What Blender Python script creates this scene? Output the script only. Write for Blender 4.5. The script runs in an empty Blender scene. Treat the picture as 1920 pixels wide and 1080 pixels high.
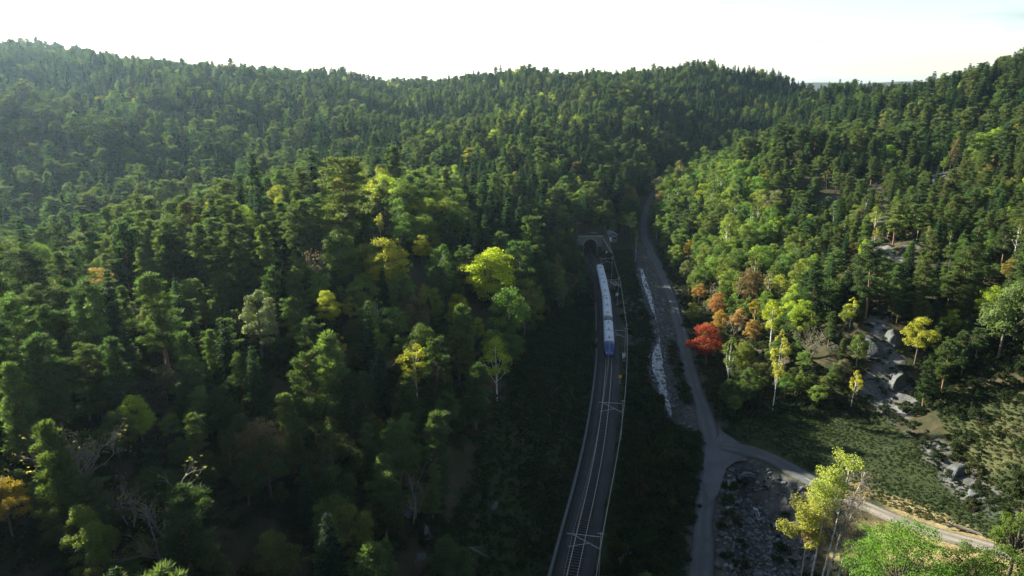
import bpy, math, random
import numpy as np
from math import radians, sin, cos, pi, sqrt
from mathutils import Vector, Matrix

# ------------------------------------------------------------------ camera, sky, sun, exposure
SC = bpy.context.scene
COL = SC.collection
CAM_Z = 70.0
PITCH = radians(16.3)
F = 1280.0                      # focal length in pixels of the 1920 wide photograph
cam_d = bpy.data.cameras.new('camera')
cam_d.sensor_width = 36.0
cam_d.lens = 24.0
cam_d.clip_start = 1.0
cam_d.clip_end = 30000.0
cam = bpy.data.objects.new('camera', cam_d)
COL.objects.link(cam)
cam.location = (0, 0, CAM_Z)
cam.rotation_euler = (pi / 2 - PITCH, 0, 0)
SC.camera = cam

SUN_AZ = radians(-53.0)         # measured from +Y, negative = to the left of the view
SUN_EL = radians(20.7)
world = bpy.data.worlds.new('World')
SC.world = world
world.use_nodes = True
wn = world.node_tree
bg = wn.nodes['Background']
sky = wn.nodes.new('ShaderNodeTexSky')
sky.sky_type = 'NISHITA'
sky.sun_disc = False
sky.sun_elevation = SUN_EL
sky.sun_rotation = SUN_AZ
sky.altitude = 100
sky.air_density = 1.0
sky.dust_density = 0.7
sky.ozone_density = 1.0
bg.inputs['Strength'].default_value = 0.05
wtc = wn.nodes.new('ShaderNodeTexCoord')
wmp = wn.nodes.new('ShaderNodeMapping'); wmp.inputs['Scale'].default_value = (3.2, 3.2, 34.0)
wno = wn.nodes.new('ShaderNodeTexNoise'); wno.inputs['Scale'].default_value = 1.6; wno.inputs['Detail'].default_value = 5
wn.links.new(wtc.outputs['Generated'], wmp.inputs[0]); wn.links.new(wmp.outputs[0], wno.inputs['Vector'])
wrp = wn.nodes.new('ShaderNodeMapRange'); wrp.inputs['From Min'].default_value = .60; wrp.inputs['From Max'].default_value = .74
wn.links.new(wno.outputs['Fac'], wrp.inputs['Value'])
wmx = wn.nodes.new('ShaderNodeMix'); wmx.data_type = 'RGBA'; wmx.blend_type = 'MULTIPLY'
wmx.inputs['B'].default_value = (.62, .66, .70, 1)     # thin grey streaks of cloud
wsat = wn.nodes.new('ShaderNodeHueSaturation'); wsat.inputs['Saturation'].default_value = .85   # thin high veil whitens the sky
wn.links.new(sky.outputs['Color'], wsat.inputs['Color'])
# one small cloud bank low over the right skyline
wd = wn.nodes.new('ShaderNodeVectorMath'); wd.operation = 'SUBTRACT'; wd.inputs[1].default_value = (.592, .802, .077)
ws = wn.nodes.new('ShaderNodeVectorMath'); ws.operation = 'MULTIPLY'; ws.inputs[1].default_value = (17, 17, 95)
wl = wn.nodes.new('ShaderNodeVectorMath'); wl.operation = 'LENGTH'
wn.links.new(wtc.outputs['Generated'], wd.inputs[0]); wn.links.new(wd.outputs[0], ws.inputs[0]); wn.links.new(ws.outputs[0], wl.inputs[0])
wa = wn.nodes.new('ShaderNodeMath'); wa.operation = 'MULTIPLY_ADD'; wa.inputs[1].default_value = -.16
wn.links.new(wl.outputs['Value'], wa.inputs[0])
wadd = wn.nodes.new('ShaderNodeMath'); wadd.operation = 'ADD'; wadd.inputs[1].default_value = .24
wn.links.new(wno.outputs['Fac'], wadd.inputs[0]); wn.links.new(wadd.outputs[0], wa.inputs[2])
wc = wn.nodes.new('ShaderNodeMapRange'); wc.inputs['From Min'].default_value = .52; wc.inputs['From Max'].default_value = .78
wn.links.new(wa.outputs[0], wc.inputs['Value'])
wmax = wn.nodes.new('ShaderNodeMath'); wmax.operation = 'MAXIMUM'
wn.links.new(wc.outputs[0], wmax.inputs[0]); wn.links.new(wrp.outputs[0], wmax.inputs[1])
wn.links.new(wmax.outputs[0], wmx.inputs['Factor']); wn.links.new(wsat.outputs['Color'], wmx.inputs['A'])
wn.links.new(wmx.outputs['Result'], bg.inputs['Color'])

sun_d = bpy.data.lights.new('sun', 'SUN')
sun_d.energy = 5.0
sun_d.angle = radians(0.6)
sun_d.color = (1.0, 0.94, 0.80)
sun = bpy.data.objects.new('sun', sun_d)
COL.objects.link(sun)
sdir = Vector((sin(SUN_AZ) * cos(SUN_EL), cos(SUN_AZ) * cos(SUN_EL), sin(SUN_EL)))
sun.rotation_euler = sdir.to_track_quat('Z', 'Y').to_euler()

vs = SC.view_settings
vs.view_transform = 'Standard'
vs.look = 'None'
vs.exposure = 2.3
vs.gamma = 1.0
vs.use_curve_mapping = False
SC.render.engine = 'CYCLES'
SC.cycles.use_denoising = True
SC.cycles.max_bounces = 5
SC.cycles.diffuse_bounces = 2
SC.cycles.glossy_bounces = 2
SC.cycles.transmission_bounces = 3
SC.cycles.volume_bounces = 0
SC.cycles.sample_clamp_indirect = 4.0

rng = np.random.default_rng(7)
random.seed(7)

# ------------------------------------------------------------------ pixel <-> world helpers (layout from image pixels)
CP, SP = cos(PITCH), sin(PITCH)


def ray(u, v):
    a = (u - 960.0) / F
    b = (540.0 - v) / F
    return a, CP + b * SP, -SP + b * CP


def px(u, v, z=0.0):
    a, c, d = ray(u, v)
    t = (CAM_Z - z) / -d
    return a * t, c * t, z


def pt(u, v, t):
    a, c, d = ray(u, v)
    return a * t, c * t, CAM_Z + d * t


def project(x, y, z):
    dz = z - CAM_Z
    dep = y * CP - dz * SP
    up = y * SP + dz * CP
    dep = np.maximum(dep, 1e-3)
    return 960 + F * x / dep, 540 - F * up / dep, dep


# ------------------------------------------------------------------ noise
def _hash(ix, iy, s):
    h = (ix * 374761393 + iy * 668265263 + s * 2147483647) & 0xFFFFFFFF
    h = ((h ^ (h >> 13)) * 1274126177) & 0xFFFFFFFF
    return ((h ^ (h >> 16)) & 0xFFFF) / 65535.0


def vnoise(x, y, s=0):
    x = np.asarray(x, float); y = np.asarray(y, float)
    ix = np.floor(x).astype(np.int64); iy = np.floor(y).astype(np.int64)
    fx = x - ix; fy = y - iy
    fx = fx * fx * (3 - 2 * fx); fy = fy * fy * (3 - 2 * fy)
    a = _hash(ix, iy, s); b = _hash(ix + 1, iy, s); c = _hash(ix, iy + 1, s); d = _hash(ix + 1, iy + 1, s)
    return (a * (1 - fx) + b * fx) * (1 - fy) + (c * (1 - fx) + d * fx) * fy


def fbm(x, y, scale, octs=4, s=0):
    r = 0.0; amp = 0.5; f = 1.0 / scale; tot = 0
    for o in range(octs):
        r = r + amp * vnoise(np.asarray(x) * f + 17.3 * o, np.asarray(y) * f - 9.1 * o, s + o)
        tot += amp; amp *= 0.5; f *= 2.03
    return r / tot


def sstep(a, b, x):
    t = np.clip((np.asarray(x, float) - a) / (b - a), 0, 1)
    return t * t * (3 - 2 * t)


# ------------------------------------------------------------------ the lie of the land
RAIL_PX = [(1072, 1080), (1088, 1007), (1113, 900), (1129.5, 810), (1139.3, 720), (1142, 672)]
rail_xy = [px(u, v, 0.3)[:2] for u, v in RAIL_PX]
for u, v in [(1142, 625), (1139.6, 587), (1137.4, 556), (1130.5, 520), (1124, 493)]:
    rail_xy.append(px(u, v, 3.9)[:2])
PORTAL = px(1106, 476, 0.0)
rail_xy.append(PORTAL[:2])
d0 = np.array(rail_xy[0]) - np.array(rail_xy[1]); d0 /= np.linalg.norm(d0)
rail_xy.insert(0, tuple(np.array(rail_xy[0]) + d0 * 40))
rail_xy.insert(0, tuple(np.array(rail_xy[0]) + d0 * 40 + np.array([-4, 0])))


def smooth_line(pts, step=2.0, it=3):
    p = np.array(pts, float)
    for _ in range(it):
        q = [p[0]]
        for i in range(len(p) - 1):
            q.append(p[i] * .75 + p[i + 1] * .25); q.append(p[i] * .25 + p[i + 1] * .75)
        q.append(p[-1]); p = np.array(q)
    d = np.concatenate([[0], np.cumsum(np.linalg.norm(np.diff(p[:, :2], axis=0), axis=1))])
    n = max(2, int(d[-1] / step) + 1)
    s = np.linspace(0, d[-1], n)
    return np.stack([np.interp(s, d, p[:, k]) for k in range(p.shape[1])], 1)


RAIL = smooth_line([(x, y, 0.0) for x, y in rail_xy], 2.0)
ROAD_PX = [(1312, 1080, 0), (1318, 1000, 0), (1328, 900, 0), (1336, 830, .2), (1322, 780, .4), (1298, 710, .6), (1284, 650, .8),
           (1272, 600, 1.0), (1258, 550, 1.3), (1238, 505, 1.8), (1220, 470, 2.6), (1207, 440, 3.5), (1206, 415, 4.5), (1214, 385, 6), (1228, 360, 8), (1246, 330, 11)]
ROAD = smooth_line([px(1306, 1160, 0)] + [px(u, v, z) for u, v, z in ROAD_PX], 2.0)
TRACK_PX = [(1345, 835, .2), (1400, 842, .6), (1445, 858, 1), (1500, 888, 1.8), (1570, 925, 3), (1640, 955, 4), (1720, 985, 5), (1790, 1008, 5.8), (1890, 1035, 7), (1990, 1066, 8.5)]
TRACK = smooth_line([px(u, v, z) for u, v, z in TRACK_PX], 2.0)
STREAM_PX = [(1196, 462, 1.6), (1200, 490, .6), (1206, 520, 0), (1216, 550, -.6), (1228, 580, -1), (1238, 610, -1.3), (1243, 635, -1.5), (1233, 662, -1.7), (1234, 690, -1.9),
             (1241, 715, -2.1), (1250, 745, -2.3), (1262, 775, -2.5), (1285, 800, -2.8), (1340, 840, -3.4), (1398, 900, -3.8), (1420, 960, -4.2), (1440, 1020, -4.5), (1440, 1090, -4.8)]
STREAM = smooth_line([px(u, v, z) for u, v, z in STREAM_PX], 2.0)

GROUND = [
    # left slope and plateau (x, y, z)
    (-6, 79, 9), (-12, 79, 15), (-5, 112, 11), (-11, 112, 15), (3, 140, 10), (-4, 142, 17), (6, 172, 9), (-4, 172, 17),
    (-24, 79, 20), (-45, 76, 28), (-75, 70, 30.5), (-56, 98, 30), (-100, 60, 30), (-64, 117, 31.5), (-75, 96, 31), (-105, 110, 30), (-68, 169, 33), (-40, 150, 31), (-38, 115, 26), (-20, 150, 22), (-18, 172, 24),
    (-30, 200, 30), (-14, 215, 20), (4, 215, 9), (-45, 240, 31), (-56, 290, 26), (-25, 260, 23), (5, 250, 12), (0, 296, 19), (14, 300, 15), (24, 312, 12),
    (34, 316, 11), (41, 318, 7), (38, 350, 13), (10, 340, 17), (-100, 215, 22), (-126, 196, 15), (-165, 190, 18), (-150, 140, 25), (-150, 110, 30), (-200, 250, 18),
    (-160, 270, 17), (-112, 330, 17), (-112, 403, 19), (-160, 350, 22), (-221, 334, 27), (-217, 430, 37), (-297, 485, 49), (-320, 380, 44), (-360, 300, 44),
    (-420, 450, 68), (-450, 636, 80), (-360, 685, 76), (-560, 620, 88), (-250, 600, 58), (-323, 950, 78), (-120, 936, 56), (-138, 695, 45), (-65, 530, 27), (-60, 430, 19),
    (-230, 800, 66), (-20, 440, 18), (25, 840, 70), (0, 700, 54), (39, 565, 38), (66, 453, 19), (56, 390, 17), (52, 345, 7), (90, 530, 30), (90, 640, 44), (120, 760, 66),
    (146, 890, 70), (244, 840, 68), (200, 740, 52), (150, 640, 40), (310, 880, 66), (-250, 120, 34), (-300, 200, 38),
    # valley floor
    (50, 270, 0), (62, 321, 2), (72, 360, 3.5), (88, 415, 4.5), (110, 473, 6), (130, 525, 8), (155, 580, 11), (225, 645, 16), (335, 770, 26), (430, 850, 38),
    (20, 60, -1), (23, 100, -1), (32, 130, -1), (40, 170, -1.5), (47, 220, -1), (44, 240, -.5), (33, 200, -.3), (45, 300, 1),
    (44, 102, -3), (41, 90, -3), (47, 108, -2), (44, 78, 1), (50, 76, 3), (58, 70, 4), (45, 60, 0), (70, 60, 8),
    (50, 120, .8), (58, 132, 2), (64, 124, 3), (60, 112, 2.4), (66, 140, 3.5), (66, 100, 4), (71, 90, 5.2),
    # right hill
    (76, 83, 7.5), (77, 102, 5.5), (72, 120, 4), (70, 145, 5), (64, 160, 4), (61, 191, 3), (64, 220, 3), (68, 250, 3), (76, 290, 4), (84, 330, 5),
    (80, 140, 6), (82, 147, 18), (86, 128, 8), (88, 110, 11), (104, 130, 17), (100, 112, 17), (125, 110, 30), (150, 120, 40), (100, 160, 21), (125, 165, 25), (112, 195, 23),
    (90, 180, 14), (80, 200, 9), (129, 224, 22), (90, 235, 9), (113, 265, 14), (104, 330, 15), (137, 403, 19), (122, 287, 15), (160, 260, 24), (165, 200, 30), (200, 250, 36), (200, 404, 28), (180, 330, 25),
    (262, 409, 40), (219, 532, 33), (240, 330, 42), (318, 700, 54), (370, 627, 64), (360, 505, 79), (300, 560, 55), (330, 420, 62), (300, 300, 60), (420, 430, 92), (250, 230, 52), (220, 150, 55), (470, 560, 96),
    (100, 60, 16), (150, 50, 34), (-40, 30, 20), (-120, 20, 28), (0, 20, 0), (40, 20, 0),
    # beyond
    (-700, 300, 90), (-650, 900, 100), (-500, 1200, 70), (-100, 1250, 50), (250, 1200, 45), (600, 1100, 50), (650, 800, 80), (650, 400, 100), (500, 150, 90), (300, -50, 60), (-300, -50, 40), (0, -100, 0), (450, 950, 20),
]
GP = np.array(GROUND, float)
_C = 14.0


def _phi(r2):
    return np.sqrt(r2 + _C * _C)


_d2 = ((GP[:, None, :2] - GP[None, :, :2]) ** 2).sum(-1)
_W = np.linalg.solve(np.block([[_phi(_d2) - np.eye(len(GP)) * 1.2, np.ones((len(GP), 1))], [np.ones((1, len(GP))), np.zeros((1, 1))]]), np.concatenate([GP[:, 2], [0]]))


def rbf(x, y):
    out = np.empty(x.shape)
    n = x.size
    xf, yf, of = x.ravel(), y.ravel(), out.reshape(-1)
    for i in range(0, n, 20000):
        d2 = (xf[i:i + 20000, None] - GP[None, :, 0]) ** 2 + (yf[i:i + 20000, None] - GP[None, :, 1]) ** 2
        of[i:i + 20000] = _phi(d2) @ _W[:-1] + _W[-1]
    return out


def line_dist(x, y, L):
    """distance and height of the nearest point of polyline L (n,3)."""
    xf, yf = x.ravel(), y.ravel()
    D = np.full(xf.shape, 1e9); Z = np.zeros(xf.shape); S = np.zeros(xf.shape)
    lo = L[:, :2].min(0) - 40; hi = L[:, :2].max(0) + 40
    m = np.where((xf > lo[0]) & (xf < hi[0]) & (yf > lo[1]) & (yf < hi[1]))[0]
    A = L[:-1]; B = L[1:]
    ab = (B - A)[:, :2]; l2 = (ab ** 2).sum(1) + 1e-9
    for i in range(0, m.size, 8000):
        k = m[i:i + 8000]
        px_ = xf[k, None] - A[None, :, 0]; py_ = yf[k, None] - A[None, :, 1]
        t = np.clip((px_ * ab[:, 0] + py_ * ab[:, 1]) / l2, 0, 1)
        dx = px_ - t * ab[:, 0]; dy = py_ - t * ab[:, 1]
        d2 = dx * dx + dy * dy
        j = d2.argmin(1); r = np.arange(k.size)
        D[k] = np.sqrt(d2[r, j]); tt = t[r, j]
        Z[k] = A[j, 2] * (1 - tt) + B[j, 2] * tt
        S[k] = np.sign(px_[r, j] * ab[j, 1] - py_[r, j] * ab[j, 0])
    return D.reshape(x.shape), Z.reshape(x.shape), S.reshape(x.shape)


def H(x, y):
    x = np.asarray(x, float); y = np.asarray(y, float)
    shp = x.shape
    x = np.atleast_1d(x); y = np.atleast_1d(y)
    z = rbf(x, y)
    r = np.sqrt(x * x + y * y)
    far = sstep(1000, 1700, r)
    z = z * (1 - far) + far * (-35 + 60 * fbm(x, y, 900, 3, 5))
    dr, _, sr = line_dist(x, y, RAIL)
    dd, zd, _ = line_dist(x, y, ROAD)
    dt, zt, _ = line_dist(x, y, TRACK)
    dst, zs, _ = line_dist(x, y, STREAM)
    near = np.minimum(np.minimum(dr, dd), np.minimum(dt, dst))
    amp = sstep(3, 30, near)
    z = z + sstep(190, 420, r) * sstep(20, 90, near) * (fbm(x + 40, y, 150, 3, 31) - .5) * 34
    z = z + amp * ((fbm(x, y, 70, 4, 11) - .5) * 13 * (0.4 + sstep(150, 600, r)) + (fbm(x, y, 9, 3, 21) - .5) * 2.4)
    w = 1 - sstep(2.2, 8.0, dst); z = z * (1 - w) + (zs - .55) * w
    w = 1 - sstep(2.7, 7.0, dt); z = z * (1 - w) + (zt - .3) * w
    w = 1 - sstep(3.2, 7.0, dd); z = z * (1 - w) + (zd - .3) * w
    cut = np.where(y > PORTAL[1] + .3, 0.0, 1.0)
    w = (1 - sstep(4.0, np.where(sr < 0, 15.0, 8.0), dr)) * cut
    z = z * (1 - w) + (-.75) * w
    # the hillside above the tunnel mouth
    over = sstep(PORTAL[1] + .3, PORTAL[1] + .9, y) * (1 - sstep(6.5, 11, np.abs(x - PORTAL[0])))
    over = over * (1 - sstep(PORTAL[1] + 12, PORTAL[1] + 30, y))
    z = z * (1 - over) + np.maximum(z, 9.0 + .12 * (y - PORTAL[1])) * over
    return z.reshape(shp)


def Hs(x, y):
    return float(H(np.array([x]), np.array([y]))[0])


def spot(u, v, dz):
    """where the sight line of an image pixel comes within dz of the ground"""
    a, c, d = ray(u, v)
    t = np.arange(55, 1300, 1.5)
    x, y, z = a * t, c * t, CAM_Z + d * t
    g = H(x, y) + dz
    k = np.where(z <= g)[0]
    i = k[0] if k.size else len(t) - 1
    return x[i], y[i], float(H(x[i:i + 1], y[i:i + 1])[0])


# ------------------------------------------------------------------ scene helpers
def new_obj(name, mesh, parent=None):
    o = bpy.data.objects.new(name, mesh)
    COL.objects.link(o)
    if parent is not None:
        o.parent = parent
    return o


def tag(o, label=None, cat=None, group=None, kind=None):
    if label: o['label'] = label
    if cat: o['category'] = cat
    if group: o['group'] = group
    if kind: o['kind'] = kind
    return o


def empty(name, loc=(0, 0, 0), rz=0.0):
    o = bpy.data.objects.new(name, None)
    COL.objects.link(o)
    o.empty_display_size = .3
    o.location = loc
    o.rotation_euler = (0, 0, rz)
    return o


class MB:
    """collects shapes into one mesh"""

    def __init__(self):
        self.v = []; self.f = []; self.m = []; self.n = 0

    def add(self, v, f, mat=0):
        v = np.asarray(v, float).reshape(-1, 3)
        self.v.append(v)
        for q in f:
            self.f.append([int(i) + self.n for i in q]); self.m.append(mat)
        self.n += len(v)
        return self

    def box(self, c, s, rz=0.0, mat=0):
        sx, sy, sz = s[0] / 2, s[1] / 2, s[2] / 2
        v = np.array([(a * sx, b * sy, d * sz) for d in (-1, 1) for b in (-1, 1) for a in (-1, 1)])
        cr, sr = cos(rz), sin(rz)
        v = np.stack([v[:, 0] * cr - v[:, 1] * sr, v[:, 0] * sr + v[:, 1] * cr, v[:, 2]], 1) + np.array(c)
        return self.add(v, [(0, 2, 3, 1), (4, 5, 7, 6), (0, 1, 5, 4), (2, 6, 7, 3), (0, 4, 6, 2), (1, 3, 7, 5)], mat)

    def tube(self, pts, radii, n=6, mat=0, cap=True):
        p = np.asarray(pts, float); k = len(p)
        radii = np.broadcast_to(np.asarray(radii, float), (k,))
        tn = np.gradient(p, axis=0); tn /= np.linalg.norm(tn, axis=1)[:, None] + 1e-9
        ref = np.where(np.abs(tn[:, 2:3]) > .9, np.array([[1., 0, 0]]), np.array([[0, 0, 1.]]))
        a = np.cross(tn, ref); a /= np.linalg.norm(a, axis=1)[:, None] + 1e-9
        b = np.cross(tn, a)
        th = np.arange(n) * 2 * pi / n
        ring = (a[:, None, :] * np.cos(th)[None, :, None] + b[:, None, :] * np.sin(th)[None, :, None]) * radii[:, None, None] + p[:, None, :]
        f = []
        for i in range(k - 1):
            for j in range(n):
                j2 = (j + 1) % n
                f.append((i * n + j, i * n + j2, (i + 1) * n + j2, (i + 1) * n + j))
        if cap:
            f.append(tuple(range(n - 1, -1, -1))); f.append(tuple((k - 1) * n + j for j in range(n)))
        return self.add(ring.reshape(-1, 3), f, mat)

    def sweep(self, path, prof, mat=0, closed=True):
        """profile (offset right, up) swept along path (n,3)"""
        p = np.asarray(path, float); k = len(p); pr = np.asarray(prof, float); n = len(pr)
        tn = np.gradient(p[:, :2], axis=0); tn /= np.linalg.norm(tn, axis=1)[:, None]
        rt = np.stack([tn[:, 1], -tn[:, 0]], 1)
        v = np.zeros((k, n, 3))
        v[:, :, :2] = p[:, None, :2] + rt[:, None, :] * pr[None, :, 0:1]
        v[:, :, 2] = p[:, None, 2] + pr[None, :, 1]
        f = []
        m = n if closed else n - 1
        for i in range(k - 1):
            for j in range(m):
                j2 = (j + 1) % n
                f.append((i * n + j, (i + 1) * n + j, (i + 1) * n + j2, i * n + j2))
        if closed:
            f.append(tuple(range(n))); f.append(tuple((k - 1) * n + j for j in range(n - 1, -1, -1)))
        return self.add(v.reshape(-1, 3), f, mat)

    def mesh(self, name, mats, smooth=False):
        me = bpy.data.meshes.new(name)
        me.from_pydata(np.concatenate(self.v).tolist() if self.v else [], [], self.f)
        for m in (mats if isinstance(mats, (list, tuple)) else [mats]):
            me.materials.append(m)
        if any(self.m):
            me.polygons.foreach_set('material_index', self.m)
        if smooth:
            me.polygons.foreach_set('use_smooth', [True] * len(me.polygons))
        me.update()
        return me

    def build(self, name, mats, parent=None, smooth=False):
        return new_obj(name, self.mesh(name, mats, smooth), parent)


def fast_mesh(name, verts, faces, mats, midx=None, attrs=None, smooth=False):
    """verts (n,3), faces (m,k) all of one size"""
    me = bpy.data.meshes.new(name)
    nv, (nf, k) = len(verts), faces.shape
    me.vertices.add(nv); me.vertices.foreach_set('co', np.asarray(verts, np.float32).ravel())
    me.loops.add(nf * k); me.loops.foreach_set('vertex_index', faces.astype(np.int32).ravel())
    me.polygons.add(nf)
    me.polygons.foreach_set('loop_start', np.arange(0, nf * k, k, dtype=np.int32))
    me.polygons.foreach_set('loop_total', np.full(nf, k, np.int32))
    for m in (mats if isinstance(mats, (list, tuple)) else [mats]):
        me.materials.append(m)
    if midx is not None:
        me.polygons.foreach_set('material_index', np.asarray(midx, np.int32))
    if smooth:
        me.polygons.foreach_set('use_smooth', np.ones(nf, bool))
    for an, av in (attrs or {}).items():
        at = me.attributes.new(an, 'FLOAT', 'POINT')
        at.data.foreach_set('value', np.asarray(av, np.float32))
    me.update(calc_edges=True)
    return me


# ------------------------------------------------------------------ materials
def mat_new(name):
    m = bpy.data.materials.new(name)
    m.use_nodes = True
    nt = m.node_tree
    nt.nodes.clear()
    out = nt.nodes.new('ShaderNodeOutputMaterial')
    return m, nt, out


def N(nt, t, **kw):
    n = nt.nodes.new(t)
    for k, v in kw.items():
        setattr(n, k, v)
    return n


def simple(name, color, rough=.6, metal=0.0, var=.25, scale=6.0, bump=0.0, spec=.4, coord='Object'):
    m, nt, out = mat_new(name)
    p = N(nt, 'ShaderNodeBsdfPrincipled')
    p.inputs['Roughness'].default_value = rough
    p.inputs['Metallic'].default_value = metal
    p.inputs['Specular IOR Level'].default_value = spec
    tc = N(nt, 'ShaderNodeTexCoord')
    no = N(nt, 'ShaderNodeTexNoise'); no.inputs['Scale'].default_value = scale; no.inputs['Detail'].default_value = 6
    nt.links.new(tc.outputs[coord], no.inputs['Vector'])
    cr = N(nt, 'ShaderNodeMix', data_type='RGBA')
    c = np.array(color)
    cr.inputs['A'].default_value = (*(c * (1 - var)), 1)
    cr.inputs['B'].default_value = (*np.minimum(c * (1 + var), 1), 1)
    nt.links.new(no.outputs['Fac'], cr.inputs['Factor'])
    nt.links.new(cr.outputs['Result'], p.inputs['Base Color'])
    if bump:
        b = N(nt, 'ShaderNodeBump'); b.inputs['Strength'].default_value = bump; b.inputs['Distance'].default_value = .1
        nt.links.new(no.outputs['Fac'], b.inputs['Height']); nt.links.new(b.outputs['Normal'], p.inputs['Normal'])
    nt.links.new(p.outputs['BSDF'], out.inputs['Surface'])
    return m


def leaf_material(name, transl=.38, hue_var=.03, val_var=.5, spec=.25, rough=.55):
    m, nt, out = mat_new(name)
    at = N(nt, 'ShaderNodeAttribute', attribute_name='tree_color', attribute_type='INSTANCER')
    tint = N(nt, 'ShaderNodeAttribute', attribute_name='tint', attribute_type='GEOMETRY')
    oi = N(nt, 'ShaderNodeObjectInfo')
    hs = N(nt, 'ShaderNodeHueSaturation')
    mr = N(nt, 'ShaderNodeMapRange'); mr.inputs['To Min'].default_value = .5 - hue_var; mr.inputs['To Max'].default_value = .5 + hue_var
    nt.links.new(oi.outputs['Random'], mr.inputs['Value']); nt.links.new(mr.outputs['Result'], hs.inputs['Hue'])
    ml = N(nt, 'ShaderNodeMath', operation='MULTIPLY'); ml.inputs[1].default_value = 7.13
    fr = N(nt, 'ShaderNodeMath', operation='FRACT')
    nt.links.new(oi.outputs['Random'], ml.inputs[0]); nt.links.new(ml.outputs[0], fr.inputs[0])
    mv = N(nt, 'ShaderNodeMapRange'); mv.inputs['To Min'].default_value = 1 - val_var * .5; mv.inputs['To Max'].default_value = 1 + val_var * .5
    nt.links.new(fr.outputs[0], mv.inputs['Value'])
    mm = N(nt, 'ShaderNodeMath', operation='MULTIPLY')
    nt.links.new(mv.outputs['Result'], mm.inputs[0]); nt.links.new(tint.outputs['Fac'], mm.inputs[1])
    nt.links.new(mm.outputs[0], hs.inputs['Value'])
    nt.links.new(at.outputs['Color'], hs.inputs['Color'])
    p = N(nt, 'ShaderNodeBsdfPrincipled')
    p.inputs['Roughness'].default_value = rough
    p.inputs['Specular IOR Level'].default_value = spec
    nt.links.new(hs.outputs['Color'], p.inputs['Base Color'])
    tr = N(nt, 'ShaderNodeBsdfTranslucent')
    tm = N(nt, 'ShaderNodeMix', data_type='RGBA', blend_type='MULTIPLY'); tm.inputs['Factor'].default_value = 1
    tm.inputs['B'].default_value = (1.12, 1.28, .45, 1)
    nt.links.new(hs.outputs['Color'], tm.inputs['A']); nt.links.new(tm.outputs['Result'], tr.inputs['Color'])
    mx = N(nt, 'ShaderNodeMixShader'); mx.inputs[0].default_value = transl
    nt.links.new(p.outputs['BSDF'], mx.inputs[1]); nt.links.new(tr.outputs['BSDF'], mx.inputs[2])
    nt.links.new(mx.outputs[0], out.inputs['Surface'])
    return m


def birch_bark():
    m, nt, out = mat_new('birch_bark')
    p = N(nt, 'ShaderNodeBsdfPrincipled'); p.inputs['Roughness'].default_value = .7
    tc = N(nt, 'ShaderNodeTexCoord'); mp = N(nt, 'ShaderNodeMapping'); mp.inputs['Scale'].default_value = (2, 2, 9)
    no = N(nt, 'ShaderNodeTexNoise'); no.inputs['Scale'].default_value = 1.2; no.inputs['Detail'].default_value = 5
    rp = N(nt, 'ShaderNodeValToRGB')
    rp.color_ramp.elements[0].position = .38; rp.color_ramp.elements[0].color = (.05, .045, .04, 1)
    rp.color_ramp.elements[1].position = .5; rp.color_ramp.elements[1].color = (.62, .59, .54, 1)
    nt.links.new(tc.outputs['Object'], mp.inputs['Vector']); nt.links.new(mp.outputs[0], no.inputs['Vector'])
    nt.links.new(no.outputs['Fac'], rp.inputs[0]); nt.links.new(rp.outputs[0], p.inputs['Base Color'])
    nt.links.new(p.outputs[0], out.inputs['Surface'])
    return m


M = {}
M['needle'] = leaf_material('needle_foliage', .46, .015, .55, .12, .7)
M['leaf'] = leaf_material('leaf_foliage', .56, .016, .45, .12, .7)
M['bark'] = simple('grey_brown_bark', (.085, .07, .055), .9, var=.4, scale=3, bump=.4)
M['pine_bark'] = simple('orange_pine_bark', (.17, .095, .055), .9, var=.45, scale=2.5, bump=.4)
M['birch'] = birch_bark()
M['twig'] = simple('bare_twig', (.16, .14, .12), .9, var=.35, scale=3)


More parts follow.
